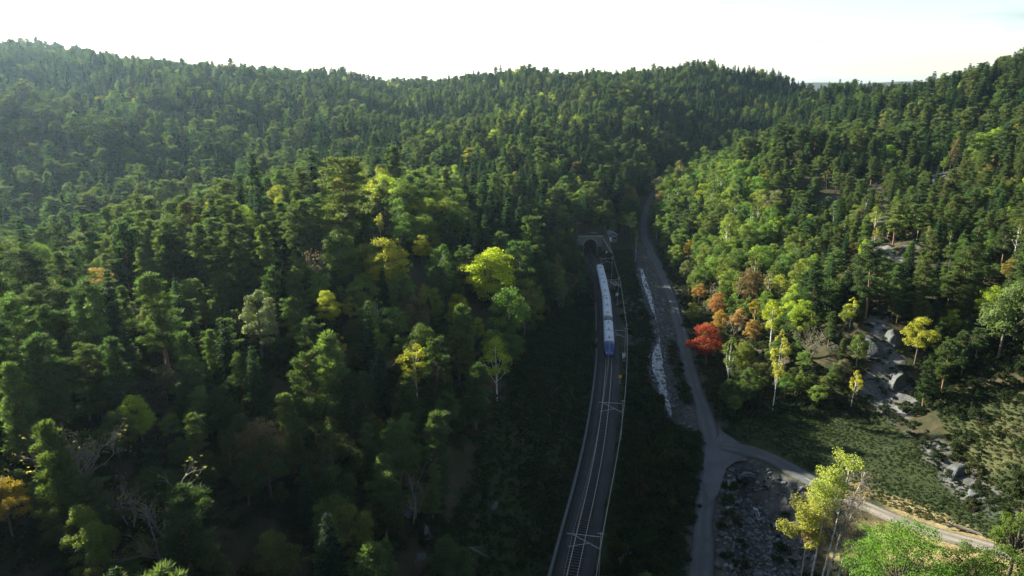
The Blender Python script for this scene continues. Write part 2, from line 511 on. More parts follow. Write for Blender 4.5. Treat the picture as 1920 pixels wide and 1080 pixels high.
def rock_material(name, base=(.23, .225, .215), lichen=(.13, .14, .11), moss=(.035, .05, .018)):
    m, nt, out = mat_new(name)
    p = N(nt, 'ShaderNodeBsdfPrincipled'); p.inputs['Roughness'].default_value = .85
    g = N(nt, 'ShaderNodeNewGeometry')
    n1 = N(nt, 'ShaderNodeTexNoise'); n1.inputs['Scale'].default_value = .55; n1.inputs['Detail'].default_value = 9
    n2 = N(nt, 'ShaderNodeTexNoise'); n2.inputs['Scale'].default_value = 2.3; n2.inputs['Detail'].default_value = 7
    for n in (n1, n2): nt.links.new(g.outputs['Position'], n.inputs['Vector'])
    r1 = N(nt, 'ShaderNodeValToRGB'); e = r1.color_ramp.elements
    e[0].position = .36; e[0].color = (*np.array(base) * .5, 1)
    e[1].position = .62; e[1].color = (*np.array(base) * 1.25, 1)
    nt.links.new(n2.outputs['Fac'], r1.inputs[0])
    r2 = N(nt, 'ShaderNodeValToRGB'); e = r2.color_ramp.elements
    e[0].position = .5; e[0].color = (0, 0, 0, 1); e[1].position = .62; e[1].color = (1, 1, 1, 1)
    nt.links.new(n1.outputs['Fac'], r2.inputs[0])
    mx = N(nt, 'ShaderNodeMix', data_type='RGBA'); mx.inputs['B'].default_value = (*lichen, 1)
    nt.links.new(r2.outputs[0], mx.inputs['Factor']); nt.links.new(r1.outputs[0], mx.inputs['A'])
    n3 = N(nt, 'ShaderNodeTexNoise'); n3.inputs['Scale'].default_value = .9; n3.inputs['Detail'].default_value = 6
    mp = N(nt, 'ShaderNodeMapping'); mp.inputs['Location'].default_value = (33, 12, 4)
    nt.links.new(g.outputs['Position'], mp.inputs[0]); nt.links.new(mp.outputs[0], n3.inputs['Vector'])
    r3 = N(nt, 'ShaderNodeValToRGB'); e = r3.color_ramp.elements
    e[0].position = .56; e[0].color = (0, 0, 0, 1); e[1].position = .64; e[1].color = (1, 1, 1, 1)
    nt.links.new(n3.outputs['Fac'], r3.inputs[0])
    mx2 = N(nt, 'ShaderNodeMix', data_type='RGBA'); mx2.inputs['B'].default_value = (*moss, 1)
    nt.links.new(r3.outputs[0], mx2.inputs['Factor']); nt.links.new(mx.outputs['Result'], mx2.inputs['A'])
    nt.links.new(mx2.outputs['Result'], p.inputs['Base Color'])
    b = N(nt, 'ShaderNodeBump'); b.inputs['Strength'].default_value = .7; b.inputs['Distance'].default_value = .25
    nt.links.new(n2.outputs['Fac'], b.inputs['Height']); nt.links.new(b.outputs['Normal'], p.inputs['Normal'])
    nt.links.new(p.outputs[0], out.inputs['Surface'])
    return m


M['rock'] = rock_material('granite_rock', (.056, .060, .067), (.038, .042, .036))
M['slab'] = rock_material('bare_granite_slab', (.105, .104, .10), (.065, .068, .06), (.05, .06, .03))
M['stone'] = rock_material('stream_stone', (.135, .14, .14), (.085, .09, .085), (.032, .038, .024))


def terrain_material():
    m, nt, out = mat_new('forest_ground')
    p = N(nt, 'ShaderNodeBsdfPrincipled'); p.inputs['Roughness'].default_value = .95; p.inputs['Specular IOR Level'].default_value = .1
    g = N(nt, 'ShaderNodeNewGeometry')

    def noise(sc, det=6, loc=(0, 0, 0)):
        mp = N(nt, 'ShaderNodeMapping'); mp.inputs['Location'].default_value = loc
        nt.links.new(g.outputs['Position'], mp.inputs[0])
        n = N(nt, 'ShaderNodeTexNoise'); n.inputs['Scale'].default_value = sc; n.inputs['Detail'].default_value = det
        nt.links.new(mp.outputs[0], n.inputs['Vector'])
        return n.outputs['Fac']

    def mix(fac, a, b):
        x = N(nt, 'ShaderNodeMix', data_type='RGBA')
        for s, v in (('Factor', fac), ('A', a), ('B', b)):
            if isinstance(v, tuple): x.inputs[s].default_value = (*v, 1)
            else: nt.links.new(v, x.inputs[s])
        return x.outputs['Result']

    def ramp(fac, lo, hi):
        r = N(nt, 'ShaderNodeMapRange'); r.inputs['From Min'].default_value = lo; r.inputs['From Max'].default_value = hi
        nt.links.new(fac, r.inputs['Value'])
        return r.outputs['Result']

    def attr(nm):
        a = N(nt, 'ShaderNodeAttribute', attribute_name=nm)
        return a.outputs['Fac']

    n_f = noise(.9); n_c = noise(.08, 4, (5, 7, 0)); n_m = noise(.35, 6, (40, 3, 0))
    floor = mix(ramp(n_m, .4, .62), (.022, .026, .011), (.045, .036, .019))
    grass = mix(ramp(n_f, .35, .65), (.013, .021, .008), (.030, .039, .013))
    dry = mix(ramp(n_f, .3, .7), (.11, .088, .038), (.23, .185, .09))
    gravel = mix(ramp(n_f, .35, .65), (.026, .028, .026), (.065, .066, .062))
    rock = mix(ramp(n_m, .35, .65), (.045, .046, .048), (.12, .118, .116))
    rock = mix(ramp(n_f, .55, .65), rock, (.05, .058, .03))
    c = mix(attr('grass'), floor, grass)
    c = mix(attr('dry'), c, dry)
    c = mix(attr('gravel'), c, gravel)
    c = mix(attr('rock'), c, rock)
    nt.links.new(c, p.inputs['Base Color'])
    b = N(nt, 'ShaderNodeBump'); b.inputs['Strength'].default_value = .6; b.inputs['Distance'].default_value = .4
    nt.links.new(n_f, b.inputs['Height']); nt.links.new(b.outputs['Normal'], p.inputs['Normal'])
    nt.links.new(p.outputs[0], out.inputs['Surface'])
    return m


# ------------------------------------------------------------------ terrain sheet
def axis(segments):
    out = [segments[0][0]]
    for a, b, s in segments:
        n = max(1, int(round((b - a) / s)))
        out += list(a + (b - a) * (np.arange(n) + 1) / n)
    return np.array(out)


gx = axis([(-9000, -3000, 600), (-3000, -800, 110), (-800, -180, 6), (-180, -45, 3), (-45, 115, 1.25), (115, 220, 3), (220, 700, 6), (700, 3000, 110), (3000, 9000, 600)])
gy = axis([(-600, 40, 20), (40, 66, 4), (66, 330, 1.35), (330, 560, 3.2), (560, 1100, 6), (1100, 3000, 80), (3000, 12000, 500)])
GX, GY = np.meshgrid(gx, gy)
GZ = H(GX, GY)
# rolling country far behind: low blue ridges that close the gap in the skyline
rr = np.hypot(GX, GY)
GZ += sstep(2500, 5200, rr) * (70 + 75 * fbm(GX, GY, 1900, 3, 44))
nx, ny = len(gx), len(gy)
idx = np.arange(nx * ny).reshape(ny, nx)
TF = np.stack([idx[:-1, :-1], idx[:-1, 1:], idx[1:, 1:], idx[1:, :-1]], -1).reshape(-1, 4)
fc_x = GX.ravel()[TF].mean(1); fc_y = GY.ravel()[TF].mean(1)
hole = (np.abs(fc_x - PORTAL[0]) < 3.1) & (fc_y > PORTAL[1] - 1.2) & (fc_y < PORTAL[1] + 4.5) & (GZ.ravel()[TF].min(1) < 8.0)
TF = TF[~hole]
uu, vv, dep = project(GX, GY, GZ)
Dr, _, Sr = line_dist(GX, GY, RAIL); Dd, _, _ = line_dist(GX, GY, ROAD); Dt, _, _ = line_dist(GX, GY, TRACK); Ds, _, _ = line_dist(GX, GY, STREAM)
gyy, gxx = np.gradient(GZ, gy, gx)
slope = np.hypot(gxx, gyy)
nz = fbm(GX, GY, 14, 4, 71); nz2 = fbm(GX, GY, 5, 3, 83)


def inpoly(u, v, poly):
    r = np.zeros(np.shape(u), bool)
    n = len(poly)
    for i in range(n):
        x1, y1 = poly[i]; x2, y2 = poly[(i + 1) % n]
        c = ((y1 > v) != (y2 > v)) & (u < (x2 - x1) * (v - y1) / (y2 - y1 + 1e-9) + x1)
        r ^= c
    return r


# patches of ground outlined in image pixels
LEFT_BANK = [(1012, 600), (1120, 560), (1125, 640), (1110, 800), (1060, 960), (1030, 1090), (785, 1090), (862, 930), (928, 780), (978, 660)]
MEADOW = [(1350, 800), (1420, 770), (1640, 765), (1720, 830), (1800, 900), (1900, 970), (1990, 1040), (1900, 1050), (1500, 900), (1380, 840)]
BASIN = [(1362, 875), (1440, 880), (1500, 905), (1530, 960), (1530, 1100), (1345, 1100), (1350, 980)]
SCRUB = [(1165, 660), (1235, 770), (1300, 810), (1312, 900), (1300, 1090), (1110, 1090), (1150, 850)]
SHOULDER = [(1750, 745), (1850, 735), (1990, 740), (1990, 960), (1880, 960), (1800, 880), (1760, 780)]
GULLY = [(1625, 590), (1660, 590), (1700, 680), (1730, 790), (1800, 860), (1870, 930), (1900, 965), (1830, 965), (1770, 900), (1690, 800), (1625, 750)]
BARE = [[(1625, 464), (1720, 454), (1728, 488), (1655, 500), (1620, 488)], [(1530, 370), (1570, 365), (1575, 390), (1540, 400)], [(1730, 325), (1790, 325), (1795, 345), (1735, 350)],
        [(1600, 355), (1650, 348), (1655, 368), (1605, 372)], [(1640, 395), (1660, 385), (1690, 405), (1650, 420)]]
near = rr < 700
a_grass = (inpoly(uu, vv, LEFT_BANK) | inpoly(uu, vv, MEADOW) | inpoly(uu, vv, SCRUB) | inpoly(uu, vv, SHOULDER)) & near
a_grass = a_grass * 1.0 * sstep(.25, .5, nz + .15)
a_dry = (inpoly(uu, vv, [(1560, 880), (1640, 915), (1760, 965), (1990, 1060), (1990, 1100), (1560, 1100), (1520, 950)]) & near) * sstep(.35, .6, nz2 + .1)
a_dry = np.maximum(a_dry, (inpoly(uu, vv, SHOULDER) & near) * sstep(.5, .66, nz) * .15)
a_gravel = np.maximum((inpoly(uu, vv, BASIN) & near) * 1.0, 1 - sstep(2.0, 2.8, Dd))
a_gravel = np.maximum(a_gravel, (inpoly(uu, vv, [(1150, 555), (1200, 560), (1205, 640), (1175, 655), (1155, 620)]) & near) * .55)
a_gravel = np.maximum(a_gravel, 1 - sstep(2.5, 6.5, Ds + nz * 2)) * sstep(.2, .45, nz2 + .12)
a_rock = (inpoly(uu, vv, GULLY) & near) * sstep(.3, .5, nz2 + .05)
for b in BARE:
    a_rock = np.maximum(a_rock, (inpoly(uu, vv, b) & near) * sstep(.38, .5, nz2))
a_rock = np.maximum(a_rock, sstep(.95, 1.3, slope) * (rr < 500) * (Dr > 14) * (Dd > 9) * sstep(.45, .6, nz2))
M['terrain'] = terrain_material()
tm = fast_mesh('terrain', np.stack([GX.ravel(), GY.ravel(), GZ.ravel()], 1), TF, M['terrain'],
               attrs={'grass': a_grass.ravel(), 'dry': a_dry.ravel(), 'gravel': a_gravel.ravel(), 'rock': a_rock.ravel()}, smooth=True)
terrain = tag(new_obj('terrain', tm), 'wooded hills and valley floor of dark forest ground', None, None, 'structure')

# ------------------------------------------------------------------ road, gravel track, stream, railway
def gravel_material(name, c1, c2, scale=3.0, ruts=False):
    m, nt, out = mat_new(name)
    p = N(nt, 'ShaderNodeBsdfPrincipled'); p.inputs['Roughness'].default_value = .9; p.inputs['Specular IOR Level'].default_value = .2
    g = N(nt, 'ShaderNodeNewGeometry')
    n1 = N(nt, 'ShaderNodeTexNoise'); n1.inputs['Scale'].default_value = scale; n1.inputs['Detail'].default_value = 8
    n2 = N(nt, 'ShaderNodeTexNoise'); n2.inputs['Scale'].default_value = .22; n2.inputs['Detail'].default_value = 4
    for n in (n1, n2): nt.links.new(g.outputs['Position'], n.inputs['Vector'])
    ad = N(nt, 'ShaderNodeMath', operation='ADD'); nt.links.new(n1.outputs['Fac'], ad.inputs[0]); nt.links.new(n2.outputs['Fac'], ad.inputs[1])
    mr = N(nt, 'ShaderNodeMapRange'); mr.inputs['From Min'].default_value = .7; mr.inputs['From Max'].default_value = 1.3
    nt.links.new(ad.outputs[0], mr.inputs['Value'])
    mx = N(nt, 'ShaderNodeMix', data_type='RGBA'); mx.inputs['A'].default_value = (*c1, 1); mx.inputs['B'].default_value = (*c2, 1)
    nt.links.new(mr.outputs[0], mx.inputs['Factor'])
    colr = mx.outputs['Result']
    if ruts:        # worn wheel lines, weedy crown and verge
        at = N(nt, 'ShaderNodeAttribute', attribute_name='across')
        wob = N(nt, 'ShaderNodeMath', operation='MULTIPLY_ADD'); wob.inputs[1].default_value = .5; wob.inputs[2].default_value = -.25
        nt.links.new(n2.outputs['Fac'], wob.inputs[0])
        sm = N(nt, 'ShaderNodeMath', operation='ADD'); nt.links.new(at.outputs['Fac'], sm.inputs[0]); nt.links.new(wob.outputs[0], sm.inputs[1])
        ab = N(nt, 'ShaderNodeMath', operation='ABSOLUTE'); nt.links.new(sm.outputs[0], ab.inputs[0])
        rp = N(nt, 'ShaderNodeValToRGB'); e = rp.color_ramp.elements
        e[0].position = .05; e[0].color = (.75, .75, .75, 1); e[1].position = 1.0; e[1].color = (1, 1, 1, 1)
        for q, w in ((.2, .45), (.34, 0.0), (.6, .05), (.78, .6)):
            x = e.new(q); x.color = (w, w, w, 1)
        nt.links.new(ab.outputs[0], rp.inputs[0])
        nm = N(nt, 'ShaderNodeMath', operation='MULTIPLY'); nt.links.new(rp.outputs[0], nm.inputs[0]); nt.links.new(mr.outputs[0], nm.inputs[1])
        wm = N(nt, 'ShaderNodeMix', data_type='RGBA'); wm.inputs['B'].default_value = (.03, .036, .018, 1)
        nt.links.new(nm.outputs[0], wm.inputs['Factor']); nt.links.new(colr, wm.inputs['A'])
        colr = wm.outputs['Result']
    nt.links.new(colr, p.inputs['Base Color'])
    b = N(nt, 'ShaderNodeBump'); b.inputs['Strength'].default_value = .5; b.inputs['Distance'].default_value = .08
    nt.links.new(n1.outputs['Fac'], b.inputs['Height']); nt.links.new(b.outputs['Normal'], p.inputs['Normal'])
    nt.links.new(p.outputs[0], out.inputs['Surface'])
    return m


M['road'] = gravel_material('grey_gravel_road', (.040, .044, .048), (.080, .086, .092), ruts=True)
M['path'] = gravel_material('pale_gravel_track', (.115, .10, .082), (.20, .178, .15), ruts=True)
M['ballast'] = gravel_material('track_ballast', (.024, .023, .023), (.050, .047, .045), 6)


def ribbon(name, L, w, mat, wob=.35, seed=0, label=None):
    """road sheet with an uneven verge and a shallow crown"""
    r = np.random.default_rng(seed)
    n = len(L)
    prof = np.array([-1, -.93, -.45, 0, .45, .93, 1.0])
    zz = np.array([-.45, -.02, .05, .02, .05, -.02, -.45])
    tn = np.gradient(L[:, :2], axis=0); tn /= np.linalg.norm(tn, axis=1)[:, None]
    rt = np.stack([tn[:, 1], -tn[:, 0]], 1)
    s = np.arange(n) * .35
    wl = w * (1 + wob * (vnoise(s, s * 0 + seed, 3) - .5)); wr = w * (1 + wob * (vnoise(s, s * 0 + seed + 9, 4) - .5))
    W = np.where(prof[None, :] < 0, wl[:, None], wr[:, None]) * prof[None, :]
    V = np.zeros((n, len(prof), 3))
    V[:, :, :2] = L[:, None, :2] + rt[:, None, :] * W[:, :, None]
    V[:, :, 2] = L[:, None, 2] + zz[None, :]
    k = len(prof)
    id_ = np.arange(n * k).reshape(n, k)
    Fq = np.stack([id_[:-1, :-1], id_[1:, :-1], id_[1:, 1:], id_[:-1, 1:]], -1).reshape(-1, 4)[:, ::-1]
    o = new_obj(name, fast_mesh(name, V.reshape(-1, 3), Fq, mat, attrs={'across': np.tile(prof, n)}, smooth=True))
    return tag(o, label, None, None, 'structure')


L2 = TRACK.copy(); L2[:, 2] += .004
ribbon('gravel_road', ROAD, 1.75, M['road'], wob=.5, seed=1, label='grey gravel road running up the valley')
half = len(L2) * 40 // 100
ribbon('side_road', L2[:half + 1] + np.array([0, 0, .004]), 2.0, M['road'], seed=2, label='grey gravel side road branching right')
ribbon('sandy_track', L2[half - 2:], 1.55, M['path'], seed=3, label='pale sandy track in the sunlit clearing')
# paved apron where the two roads meet
jm = MB()
jx = [px(u, v, .24) for u, v in [(1322, 796), (1350, 806), (1395, 836), (1440, 852), (1432, 862), (1400, 861), (1378, 866), (1362, 878), (1353, 896), (1347, 925), (1330, 945), (1318, 900), (1322, 850)]]
jc = np.mean(jx, axis=0)
jm.add([jc + np.array([0, 0, .03])] + [tuple(p) for p in jx], [(0, i + 1, (i + 1) % len(jx) + 1) for i in range(len(jx))])
M['apron'] = gravel_material('junction_gravel', (.040, .044, .048), (.080, .086, .092))
tag(jm.build('road_junction', M['apron']), 'gravel apron at the road junction', None, None, 'structure')


def water_material():
    m, nt, out = mat_new('stream_water')
    p = N(nt, 'ShaderNodeBsdfPrincipled')
    g = N(nt, 'ShaderNodeNewGeometry')
    mp = N(nt, 'ShaderNodeMapping'); mp.inputs['Scale'].default_value = (1, .55, 1)
    n1 = N(nt, 'ShaderNodeTexNoise'); n1.inputs['Scale'].default_value = 1.7; n1.inputs['Detail'].default_value = 8; n1.inputs['Roughness'].default_value = .65
    n2 = N(nt, 'ShaderNodeTexNoise'); n2.inputs['Scale'].default_value = 2.2; n2.inputs['Detail'].default_value = 5
    nt.links.new(g.outputs['Position'], mp.inputs[0])
    for n in (n1, n2): nt.links.new(mp.outputs[0], n.inputs['Vector'])
    r = N(nt, 'ShaderNodeValToRGB'); e = r.color_ramp.elements
    e[0].position = .50; e[0].color = (.02, .03, .033, 1); e[1].position = .64; e[1].color = (.48, .52, .54, 1)
    nt.links.new(n1.outputs['Fac'], r.inputs[0]); nt.links.new(r.outputs[0], p.inputs['Base Color'])
    r2 = N(nt, 'ShaderNodeMapRange'); r2.inputs['From Min'].default_value = .46; r2.inputs['From Max'].default_value = .6
    r2.inputs['To Min'].default_value = .12; r2.inputs['To Max'].default_value = .7
    nt.links.new(n1.outputs['Fac'], r2.inputs['Value']); nt.links.new(r2.outputs[0], p.inputs['Roughness'])
    b = N(nt, 'ShaderNodeBump'); b.inputs['Strength'].default_value = .6; b.inputs['Distance'].default_value = .2
    nt.links.new(n2.outputs['Fac'], b.inputs['Height']); nt.links.new(b.outputs['Normal'], p.inputs['Normal'])
    nt.links.new(p.outputs[0], out.inputs['Surface'])
    return m


M['water'] = water_material()


def water_strip(name, L, wfun, label):
    n = len(L); s = np.arange(n)
    tn = np.gradient(L[:, :2], axis=0); tn /= np.linalg.norm(tn, axis=1)[:, None]
    rt = np.stack([tn[:, 1], -tn[:, 0]], 1)
    pr = np.linspace(-1, 1, 7)
    w = np.array([wfun(i / max(1, n - 1)) for i in range(n)]) * (1 + .5 * (vnoise(s * .5, s * 0, 8) - .5))
    V = np.zeros((n, 7, 3)); V[:, :, :2] = L[:, None, :2] + rt[:, None, :] * (w[:, None] * pr[None, :])[:, :, None]
    V[:, :, 2] = L[:, None, 2] - .12 + (vnoise(V[:, :, 0] * 1.1, V[:, :, 1] * 1.1, 6) - .5) * .25
    id_ = np.arange(n * 7).reshape(n, 7)
    Fq = np.stack([id_[:-1, :-1], id_[1:, :-1], id_[1:, 1:], id_[:-1, 1:]], -1).reshape(-1, 4)[:, ::-1]
    o = new_obj(name, fast_mesh(name, V.reshape(-1, 3), Fq, M['water'], smooth=True))
    return tag(o, label, None, None, 'structure')


i0 = int(np.argmin(np.hypot(STREAM[:, 0] - px(1203, 503, .4)[0], STREAM[:, 1] - px(1203, 503, .4)[1])))
i1 = int(np.argmin(np.hypot(STREAM[:, 0] - px(1266, 780, -2.5)[0], STREAM[:, 1] - px(1266, 780, -2.5)[1])))
i2 = int(np.argmin(np.hypot(STREAM[:, 0] - px(1400, 905, -3.8)[0], STREAM[:, 1] - px(1400, 905, -3.8)[1])))
wid = smooth_line([(0, .8, 0), (20, 1.1, 0), (40, 1.35, 0), (55, .8, 0), (62, 1.7, 0), (85, 1.7, 0), (100, 1.5, 0)], 1.0)
water_strip('stream', STREAM[i0:i1 + 1], lambda f: float(np.interp(f * 100, wid[:, 0], wid[:, 1])) * .8, 'white water tumbling down the stony stream')
water_strip('stream_pool', STREAM[i2 + 3:i2 + 6] - np.array([0, 0, .1]), lambda f: .45, 'dark trickle of water in the stone basin')

# railway: ballast bed, two rails, sleepers
trk = tag(empty('railway_track', (0, 0, 0)), 'single railway track curving to the tunnel', None, None, 'structure')
M['rail'] = simple('worn_rail_steel', (.32, .28, .245), .35, 1.0, .2, 1.0)
M['sleeper'] = simple('concrete_sleeper', (.045, .043, .041), .9, var=.3, scale=1.5)
RL = RAIL.copy(); RL = np.vstack([RL, RL[-1] + (RL[-1] - RL[-2]) * 8])
MB().sweep(RL, [(-3.6, -1.2), (-2.1, -.22), (2.1, -.22), (3.6, -1.2)]).build('ballast', M['ballast'], trk)
for sgn in (-1, 1):
    MB().sweep(RL, [(sgn * .76 - .065, .0), (sgn * .76 + .065, .0), (sgn * .76 + .05, .17), (sgn * .76 - .05, .17)]).build('rail', M['rail'], trk, True)
sl = MB()
dd_ = np.concatenate([[0], np.cumsum(np.linalg.norm(np.diff(RL[:, :2], axis=0), axis=1))])
rail_len = dd_[-1]


def rail_at(s):
    x = np.interp(s, dd_, RL[:, 0]); y = np.interp(s, dd_, RL[:, 1])
    x2 = np.interp(s + .5, dd_, RL[:, 0]); y2 = np.interp(s + .5, dd_, RL[:, 1]); x1 = np.interp(s - .5, dd_, RL[:, 0]); y1 = np.interp(s - .5, dd_, RL[:, 1])
    return x, y, math.atan2(y2 - y1, x2 - x1)


s = 60.0
while s < rail_len - 2:
    x, y, a = rail_at(s)
    sl.box((x, y, -.12), (.26, 2.5, .24), a)
    s += .66
tag(sl.build('sleepers', M['sleeper'], trk), None, None, None, 'stuff')


def offset_line(off, s0, s1, step=2.0, z=0.0):
    ss = np.arange(s0, s1 + 1e-6, step); P = []
    for q in ss:
        x, y, a = rail_at(q)
        P.append((x + sin(a) * off, y - cos(a) * off, z))
    return np.array(P)


def s_of(u, v, z):
    x, y, _ = px(u, v, z)
    i = np.argmin(np.hypot(RL[:, 0] - x, RL[:, 1] - y))
    return dd_[i]


# pale cable trough along the left of the track, in three runs
M['trough'] = simple('pale_concrete', (.08, .087, .092), .8, var=.25, scale=1.2)
runs = [(30, s_of(1124, 652, .3), 'long run'), (s_of(1124, 640, .3), s_of(1124, 630, .3), ''), (s_of(1124, 618, .3), s_of(1119, 566, .3), '')]
names = ['pale concrete cable trough curving beside the near track', 'short piece of cable trough beside the rail car nose', 'pale cable trough beside the middle of the train']
for k, (sa, sb, _) in enumerate(runs):
    if sb - sa < 2: sb = sa + 4
    P = offset_line(-3.35, sa, sb)
    P[:, 2] = -.35
    t = tag(empty('cable_trough', tuple(P[0])), names[k], 'cable trough', 'cable troughs beside the track')
    P0 = P - P[0]
    MB().sweep(P0, [(-.17, -.45), (-.17, .42), (.17, .42), (.17, -.45)]).build('channel', M['trough'], t)
    ld = MB()
    MB().sweep(P0 + np.array([0, 0, .424]), [(-.2, 0), (-.2, .06), (.2, .06), (.2, 0)]).build('lid', M['trough'], t)

# ------------------------------------------------------------------ tunnel portal
M['masonry'] = simple('weathered_tunnel_stone', (.15, .13, .118), .9, var=.35, scale=1.1, bump=.6)
M['coping'] = simple('grey_coping', (.19, .195, .195), .85, var=.25, scale=1.4)
M['dark'] = simple('dark_lining', (.035, .033, .032), .95, var=.3, scale=1.5)  # even dark tone for the tunnel lining and culvert pipe
tp = tag(empty('tunnel_portal', (PORTAL[0], PORTAL[1], -.4)), 'stone railway tunnel portal with a dark arch at the foot of the hill', 'tunnel')
AW, AS = 2.75, 4.2                # half width, springing height


def arch(r, n=14):
    return [(-r, -.5)] + [(r * -cos(pi * i / n), AS + r * sin(pi * i / n)) for i in range(n + 1)] + [(r, -.5)]


ring = arch(AW)
# head wall with the arched opening
WX0, WX1, WT = -6.4, 5.2, 8.0
hw = MB()
outer = []
for (x, z) in ring:
    if z <= AS + .01:
        outer.append((WX0 if x < 0 else WX1, z))
    else:
        ang = math.atan2(z - AS, x)
        k = min((WX1 if x > 0 else -WX0) / max(abs(cos(ang)), 1e-6), (WT - AS) / max(sin(ang), 1e-6))
        outer.append((cos(ang) * k, AS + sin(ang) * k))
n = len(ring)
V = [(x, 0, z) for x, z in ring] + [(x, 0, z) for x, z in outer] + [(x, .9, z) for x, z in ring] + [(x, .9, z) for x, z in outer]
Fc = []
for i in range(n - 1):
    Fc += [(i, n + i, n + i + 1, i + 1), (i, i + 1, 2 * n + i + 1, 2 * n + i), (n + i, 3 * n + i, 3 * n + i + 1, n + i + 1)]
hw.add(V, Fc)
# corner fillers up to the parapet
hw.box(((WX0 - 3) / 2 - .2, .45, WT / 2 - .3), (.4, .88, WT + .2))
wall_o = hw.build('head_wall', M['masonry'], tp)
# voussoirs round the arch, each a stone
vs_ = arch(AW)
for i in range(1, 15):
    a0, a1 = pi * (i - 1) / 14 + .012, pi * i / 14 - .012
    q = []
    for yy in (-.1, .2):
        for r_, a_ in ((AW, a0), (AW + .6, a0), (AW + .6, a1), (AW, a1)):
            q.append((-r_ * cos(a_), yy, AS + r_ * sin(a_)))
    MB().add(q, [(0, 1, 2, 3), (7, 6, 5, 4), (0, 4, 5, 1), (1, 5, 6, 2), (2, 6, 7, 3), (3, 7, 4, 0)]).build('arch_stone', M['coping'], tp)
MB().box(((WX0 + WX1) / 2, .35, WT + .22), (WX1 - WX0 + .7, 1.5, .42)).build('coping', M['coping'], tp)
lin = MB(); k = len(ring)
lin.add([(x, yy, z) for yy in (.05, 26) for x, z in ring], [(i, i + 1, k + i + 1, k + i) for i in range(k - 1)] + [tuple(range(k, 2 * k)), (0, k, 2 * k - 1, k - 1)])
lin.build('lining', M['dark'], tp)
M['earth'] = simple('dark_earth', (.03, .032, .016), .95, var=.4, scale=1.2, bump=.5)
MB().box((-.1, 2.6, 8.0), (7.4, 3.6, 2.0)).build('terrain_gap_cover', M['earth'], tp)  # box added to cover the gap in the terrain mesh behind the coping
for sx, x0 in ((-1, WX0), (1, WX1)):      # splayed wing walls
    w = MB()
    L_ = 7.0
    q = [(x0, 0, -.5), (x0, 0, WT - .4), (x0 + sx * 3.2, -L_, 2.2), (x0 + sx * 3.2, -L_, -.5)]
    q2 = [(a + sx * .7, b + .1, c) for a, b, c in q]
    w.add(q + q2, [(0, 1, 2, 3), (7, 6, 5, 4), (1, 5, 6, 2), (2, 6, 7, 3), (0, 4, 5, 1)])
    w.build('wing_wall', M['masonry'], tp)
tag(MB().box((PORTAL[0] + 4.6, PORTAL[1] - .25, 6.3), (.9, .12, .55)).build('tunnel_sign', M['trough']), 'small pale sign plate on the tunnel wall', 'sign')

# ------------------------------------------------------------------ hut by the tunnel
hx, hy, _ = px(1145, 455, 2.0)
hz = Hs(hx, hy)
hut = tag(empty('trackside_hut', (hx, hy, hz), radians(8)), 'small grey trackside hut with a pale pitched roof near the tunnel', 'hut')
M['hut_wall'] = simple('grey_painted_boards', (.12, .13, .14), .8, var=.2, scale=2)
M['hut_roof'] = simple('pale_metal_roof', (.24, .27, .29), .5, .2, .2, 1.2)
M['white'] = simple('white_paint', (.62, .64, .65), .6, var=.15, scale=1.5)
M['glass_dark'] = simple('dark_glass', (.02, .025, .03), .12, var=.2, scale=.6, spec=.7)
MB().box((0, 0, 1.35), (4.4, 4.8, 3.7)).build('wall', M['hut_wall'], hut)
r_ = MB()
r_.add([(-2.7, -2.9, 3.15), (0, -2.9, 4.5), (2.7, -2.9, 3.15), (-2.7, 2.9, 3.15), (0, 2.9, 4.5), (2.7, 2.9, 3.15), (-2.7, -2.9, 3.0), (0, -2.9, 4.3), (2.7, -2.9, 3.0), (-2.7, 2.9, 3.0), (0, 2.9, 4.3), (2.7, 2.9, 3.0)],
       [(0, 1, 4, 3), (1, 2, 5, 4), (6, 9, 10, 7), (7, 10, 11, 8), (0, 6, 7, 1), (1, 7, 8, 2), (3, 4, 10, 9), (4, 5, 11, 10), (0, 3, 9, 6), (2, 8, 11, 5)])
r_.build('roof', M['hut_roof'], hut)
g_ = MB(); g_.add([(-2.2, -2.403, 3.2), (2.2, -2.403, 3.2), (0, -2.403, 4.28)], [(0, 1, 2)]); g_.build('gable', M['hut_wall'], hut)
dr = MB().box((-.9, -2.43, .95), (1.0, .08, 2.1)).build('door', M['white'], hut)
MB().box((-.55, -2.5, .95), (.08, .08, .2)).build('handle', M['rail'], dr)
wd = MB().box((1.1, -2.42, 1.6), (1.2, .06, 1.0)).build('window', M['glass_dark'], hut)
MB().box((1.1, -2.44, 2.14), (1.36, .1, .08)).build('frame', M['white'], wd)
MB().box((2.23, 0, 1.7), (.06, 1.2, .9)).build('window', M['white'], hut)
for k, (u, v, lab) in enumerate([(1128, 470, 'white trackside equipment box beside the tunnel mouth'), (1157, 549, 'white equipment cabinet beside the rear of the train'), (1170, 662, 'small white marker box beside the front of the train')]):
    x, y, _ = px(u, v, .9)
    if k == 0: x, y = PORTAL[0] + 6.6, PORTAL[1] - 5.5
    cb = tag(empty('equipment_box', (x, y, Hs(x, y) - .1)), lab, 'cabinet', 'trackside cabinets')
    MB().box((0, 0, .8), (.8, .55, 1.5)).build('cabinet', M['white'], cb)
    MB().box((0, 0, 1.6), (.95, .7, .1)).build('lid', M['hut_roof'], cb)
    MB().box((0, 0, 0), (.9, .65, .3)).build('plinth', M['trough'], cb)

